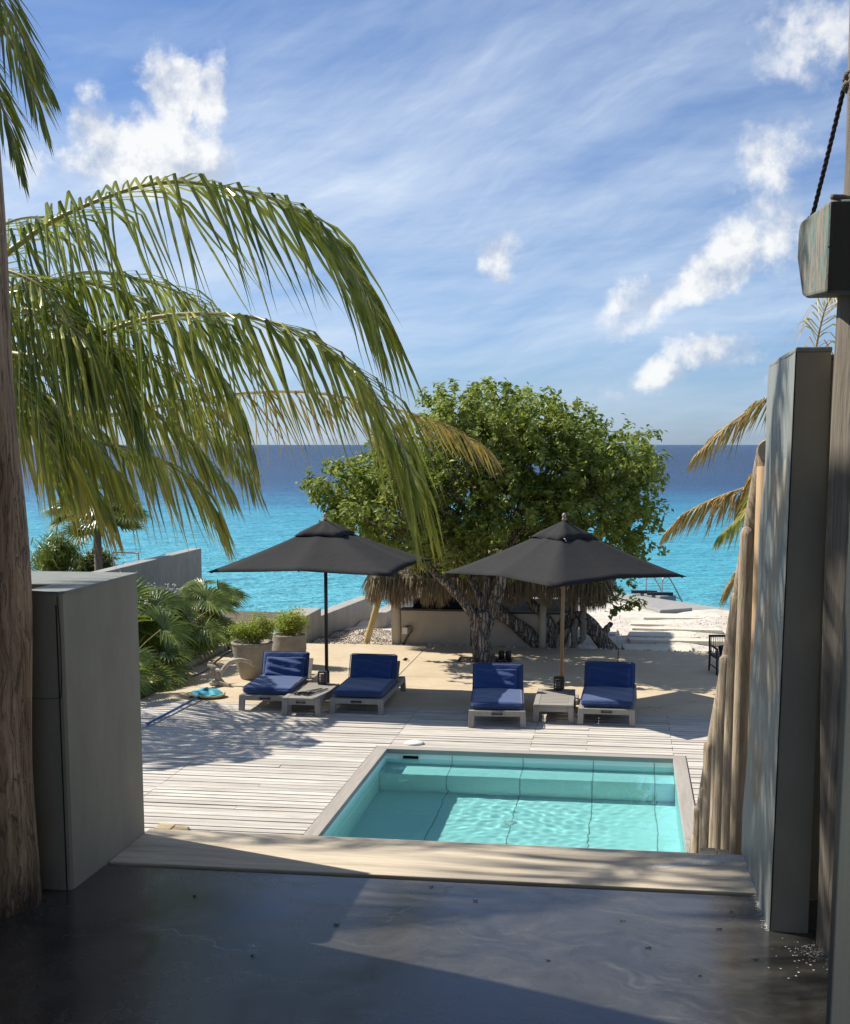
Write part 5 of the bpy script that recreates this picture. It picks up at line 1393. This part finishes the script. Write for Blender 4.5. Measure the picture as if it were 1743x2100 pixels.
def fan_palm(x, y, h, r, n, lb, seed, trunk_r=.09, skirt=0, aim=None, group='fan palms'):
    rn = random.Random(seed)
    t = thing('fan_palm', lb, 'fan palm', (x, y, 0), 0, group)
    MB().tube([(0, 0, -.2), (.01, 0, h * .5), (0, .01, h)], [trunk_r * 1.1, trunk_r, trunk_r], 12, .12, 5, seed).build('trunk', M_TRUNK, t, True)
    for i in range(n):
        az = i * 2.399 + rn.uniform(-.3, .3); el = rn.uniform(-.35, 1.1)
        d = Vector((math.cos(az) * math.cos(el), math.sin(az) * math.cos(el), math.sin(el)))
        tip = Vector((0, 0, h)) + d * r * rn.uniform(.75, 1.15)
        nrm = (Vector((0, 0, 1)) * .8 + Vector((d.x, d.y, 0)) * rn.uniform(.2, .9) + Vector((.1, -.35, .2)))
        pt, lf = fan_leaf((0, 0, h - .02), tip, nrm, r * rn.uniform(.8, 1.05), 26, seed * 100 + i, .15 + .3 * (el < 0))
        o = pt.build('leaf', M_RACH, t, True); lf.build('blade', M_FAN, o)
    if skirt:
        mbk = MB()
        global mb
        keep = mb; mb = mbk
        for i in range(skirt):
            a = rn.uniform(0, 6.28); strand((math.cos(a) * trunk_r * 1.2, math.sin(a) * trunk_r * 1.2, h - rn.uniform(0, .35 * h)), (math.cos(a) * .35, math.sin(a) * .35, -1), rn.uniform(.25, .5), .012)
        mb = keep
        k_ = mbk.build('dead_leaf_skirt', M_THATCH, t); k_['kind'] = 'stuff'
    return t
fan_palm(-7.42, 19.3, .38, 0.65, 16, 'fan palm with broad glossy blades over the kerb, nearest the low wall', 5)
fan_palm(-7.85, 20.6, .55, 0.73, 17, 'tall fan palm in the middle of the garden bed below the garden wall', 6)
fan_palm(-7.35, 21.7, .50, 0.59, 14, 'fan palm at the far end of the garden bed beside the rocks', 7)
fan_palm(-7.3, 18.0, .25, .45, 13, 'low dark fan palm close to the near kerb', 8)
fan_palm(-7.45, 23.3, .78, .42, 12, 'fan palm with a brown skirt of dead leaves at the end of the bed', 9, .12, 500)
fan_palm(-10.2, 25.0, 2.15, .62, 18, 'slim fan palm on a bare trunk in front of the sea, far left', 12, .075)
# dark shrubs and flower stalks behind the low wall
def bush(x, y, z, rad, n, lb, m, L, Wd):
    t = thing('shrub', lb, 'shrub', (x, y, z), 0, 'shrubs behind the low wall')
    mbx = MB(); tips = []
    for i in range(16):
        a = random.uniform(0, 6.28); e = random.uniform(.2, 1.4)
        tp = (rad * math.cos(a) * math.cos(e), rad * math.sin(a) * math.cos(e), rad * 1.1 * math.sin(e)); tips.append(tp)
        mbx.tube([(0, 0, -.9), (tp[0] * .4, tp[1] * .4, tp[2] * .4), tp], [.02, .012, .005], 5)
    mbx.build('stems', M_TRUNK, t)
    lf = MB(); cs = [tuple(q * random.uniform(.3, 1.0) for q in tp) for tp in tips for _ in range(5)]
    small_leaf_cloud(lf, cs, n, L, Wd, (rad * .16, rad * .16, rad * .16), .2)
    o = lf.build('foliage', m, t); o['kind'] = 'stuff'
bush(-12.0, 27.0, .85, .75, 26, 'dark spiky shrub behind the low wall, beside the log post', M_FAN, .30, .03)
bush(-10.9, 26.6, .80, .55, 26, 'smaller dark shrub between the log post and the slim fan palm', M_BUSH, .16, .04)
bush(-12.9, 26.0, 1.2, .6, 22, 'yellowish shrub mostly hidden by the log post', M_POTL, .16, .04)
tag(MB().tube(spline([(-10.36, 26.2, .9), (-10.36, 26.2, 1.38), (-10.32, 26.2, 1.42), (-9.88, 26.2, 1.41), (-9.82, 26.2, 1.37), (-9.8, 26.2, .9)], 24), .016, 8).build('pipe_rail', M_STEEL, None, True), 'pale bent pipe rail beyond the garden wall', 'rail')
mb = MB()
fs = thing('flower_stalks', 'pale dried flower stalks rising above the fan palms', 'dried flowers')
for i in range(14):
    x = random.uniform(-8.2, -7.5); y = random.uniform(20.2, 21.6); z = random.uniform(1.05, 1.4)
    mb.tube(spline([(x, y, .5), (x + .05, y, z - .15), (x + random.uniform(-.12, .12), y, z)], 7), .005, 5)
    for q in range(9):
        mb.lathe([(.003, -.014), (.016, 0), (.003, .014)], 6, (x + random.uniform(-.1, .1), y + random.uniform(-.05, .05), z + random.uniform(-.08, .05)))
mb.build('stalk', M_CRUMB, fs)

# ================================================================== CHAIR at the right
ch = thing('armchair', 'dark wooden armchair with a back of coloured cords on the terrace at right', 'chair', (1.66, 21.6, 0), R(12))
w_, dp, sh, bh = .23, .22, .27, .56
for sx in (-1, 1):
    MB().tube([(sx * w_, dp, -.0), (sx * w_, dp - .02, sh), (sx * w_, dp + .03, bh + .02)], [.014, .019, .016], 10).build('leg', M_BLACKW, ch, True)
    MB().tube([(sx * w_, -dp - .01, -.0), (sx * w_, -dp, sh), (sx * w_, -dp + .02, sh + .13)], [.014, .018, .015], 10).build('leg', M_BLACKW, ch, True)
    MB().tube([(sx * w_, -dp, sh + .14), (sx * w_, 0, sh + .15), (sx * w_, dp, sh + .15)], [.018, .02, .017], 10).build('arm', M_BLACKW, ch, True)
    MB().tube([(sx * w_, -dp, .10), (sx * w_, dp - .01, .12)], .011, 8).build('stretcher', M_BLACKW, ch, True)
MB().box(-w_, w_, -dp - .015, dp, sh - .025, sh + .02).build('seat', M_BLACKW, ch, False, .01, 2)
MB().tube([(-w_, dp + .03, bh), (w_, dp + .03, bh)], .020, 10).build('back_rail', M_BLACKW, ch, True)
for k in range(14):
    x = -w_ + .03 + k * (2 * w_ - .06) / 13
    MB().tube([(x, dp - .01, sh + .03), (x, dp + .028, bh)], .006, 6).build('cord', (M_CORDW, M_CORDS, M_CORDS, M_CORDW, M_CORDG, M_CORDG)[k % 6], ch, True)
tag(cushion_mesh(.34, .30, .10, seed=5).build('cushion', M_NAVY, None, True), 'dark cushion propped on the armchair seat', 'cushion')
o = bpy.data.objects['cushion'] if False else [q for q in COL.objects if q.name.startswith('cushion') and q.get('label', '').startswith('dark cushion propped')][0]
o.location = (1.68, 21.55, .30); o.rotation_euler = (R(35), 0, R(12))
# small fallen leaf on the terrace
mb = MB(); leaf_quads(mb, np.array([(-3.62, 22.0, .02), (-3.58, 22.02, .025), (-3.6, 21.97, .03)]), .10, .05)
tag(mb.build('fallen_leaf', M_BARK), 'curled dry leaf fallen beside the terrace joint', 'leaf')
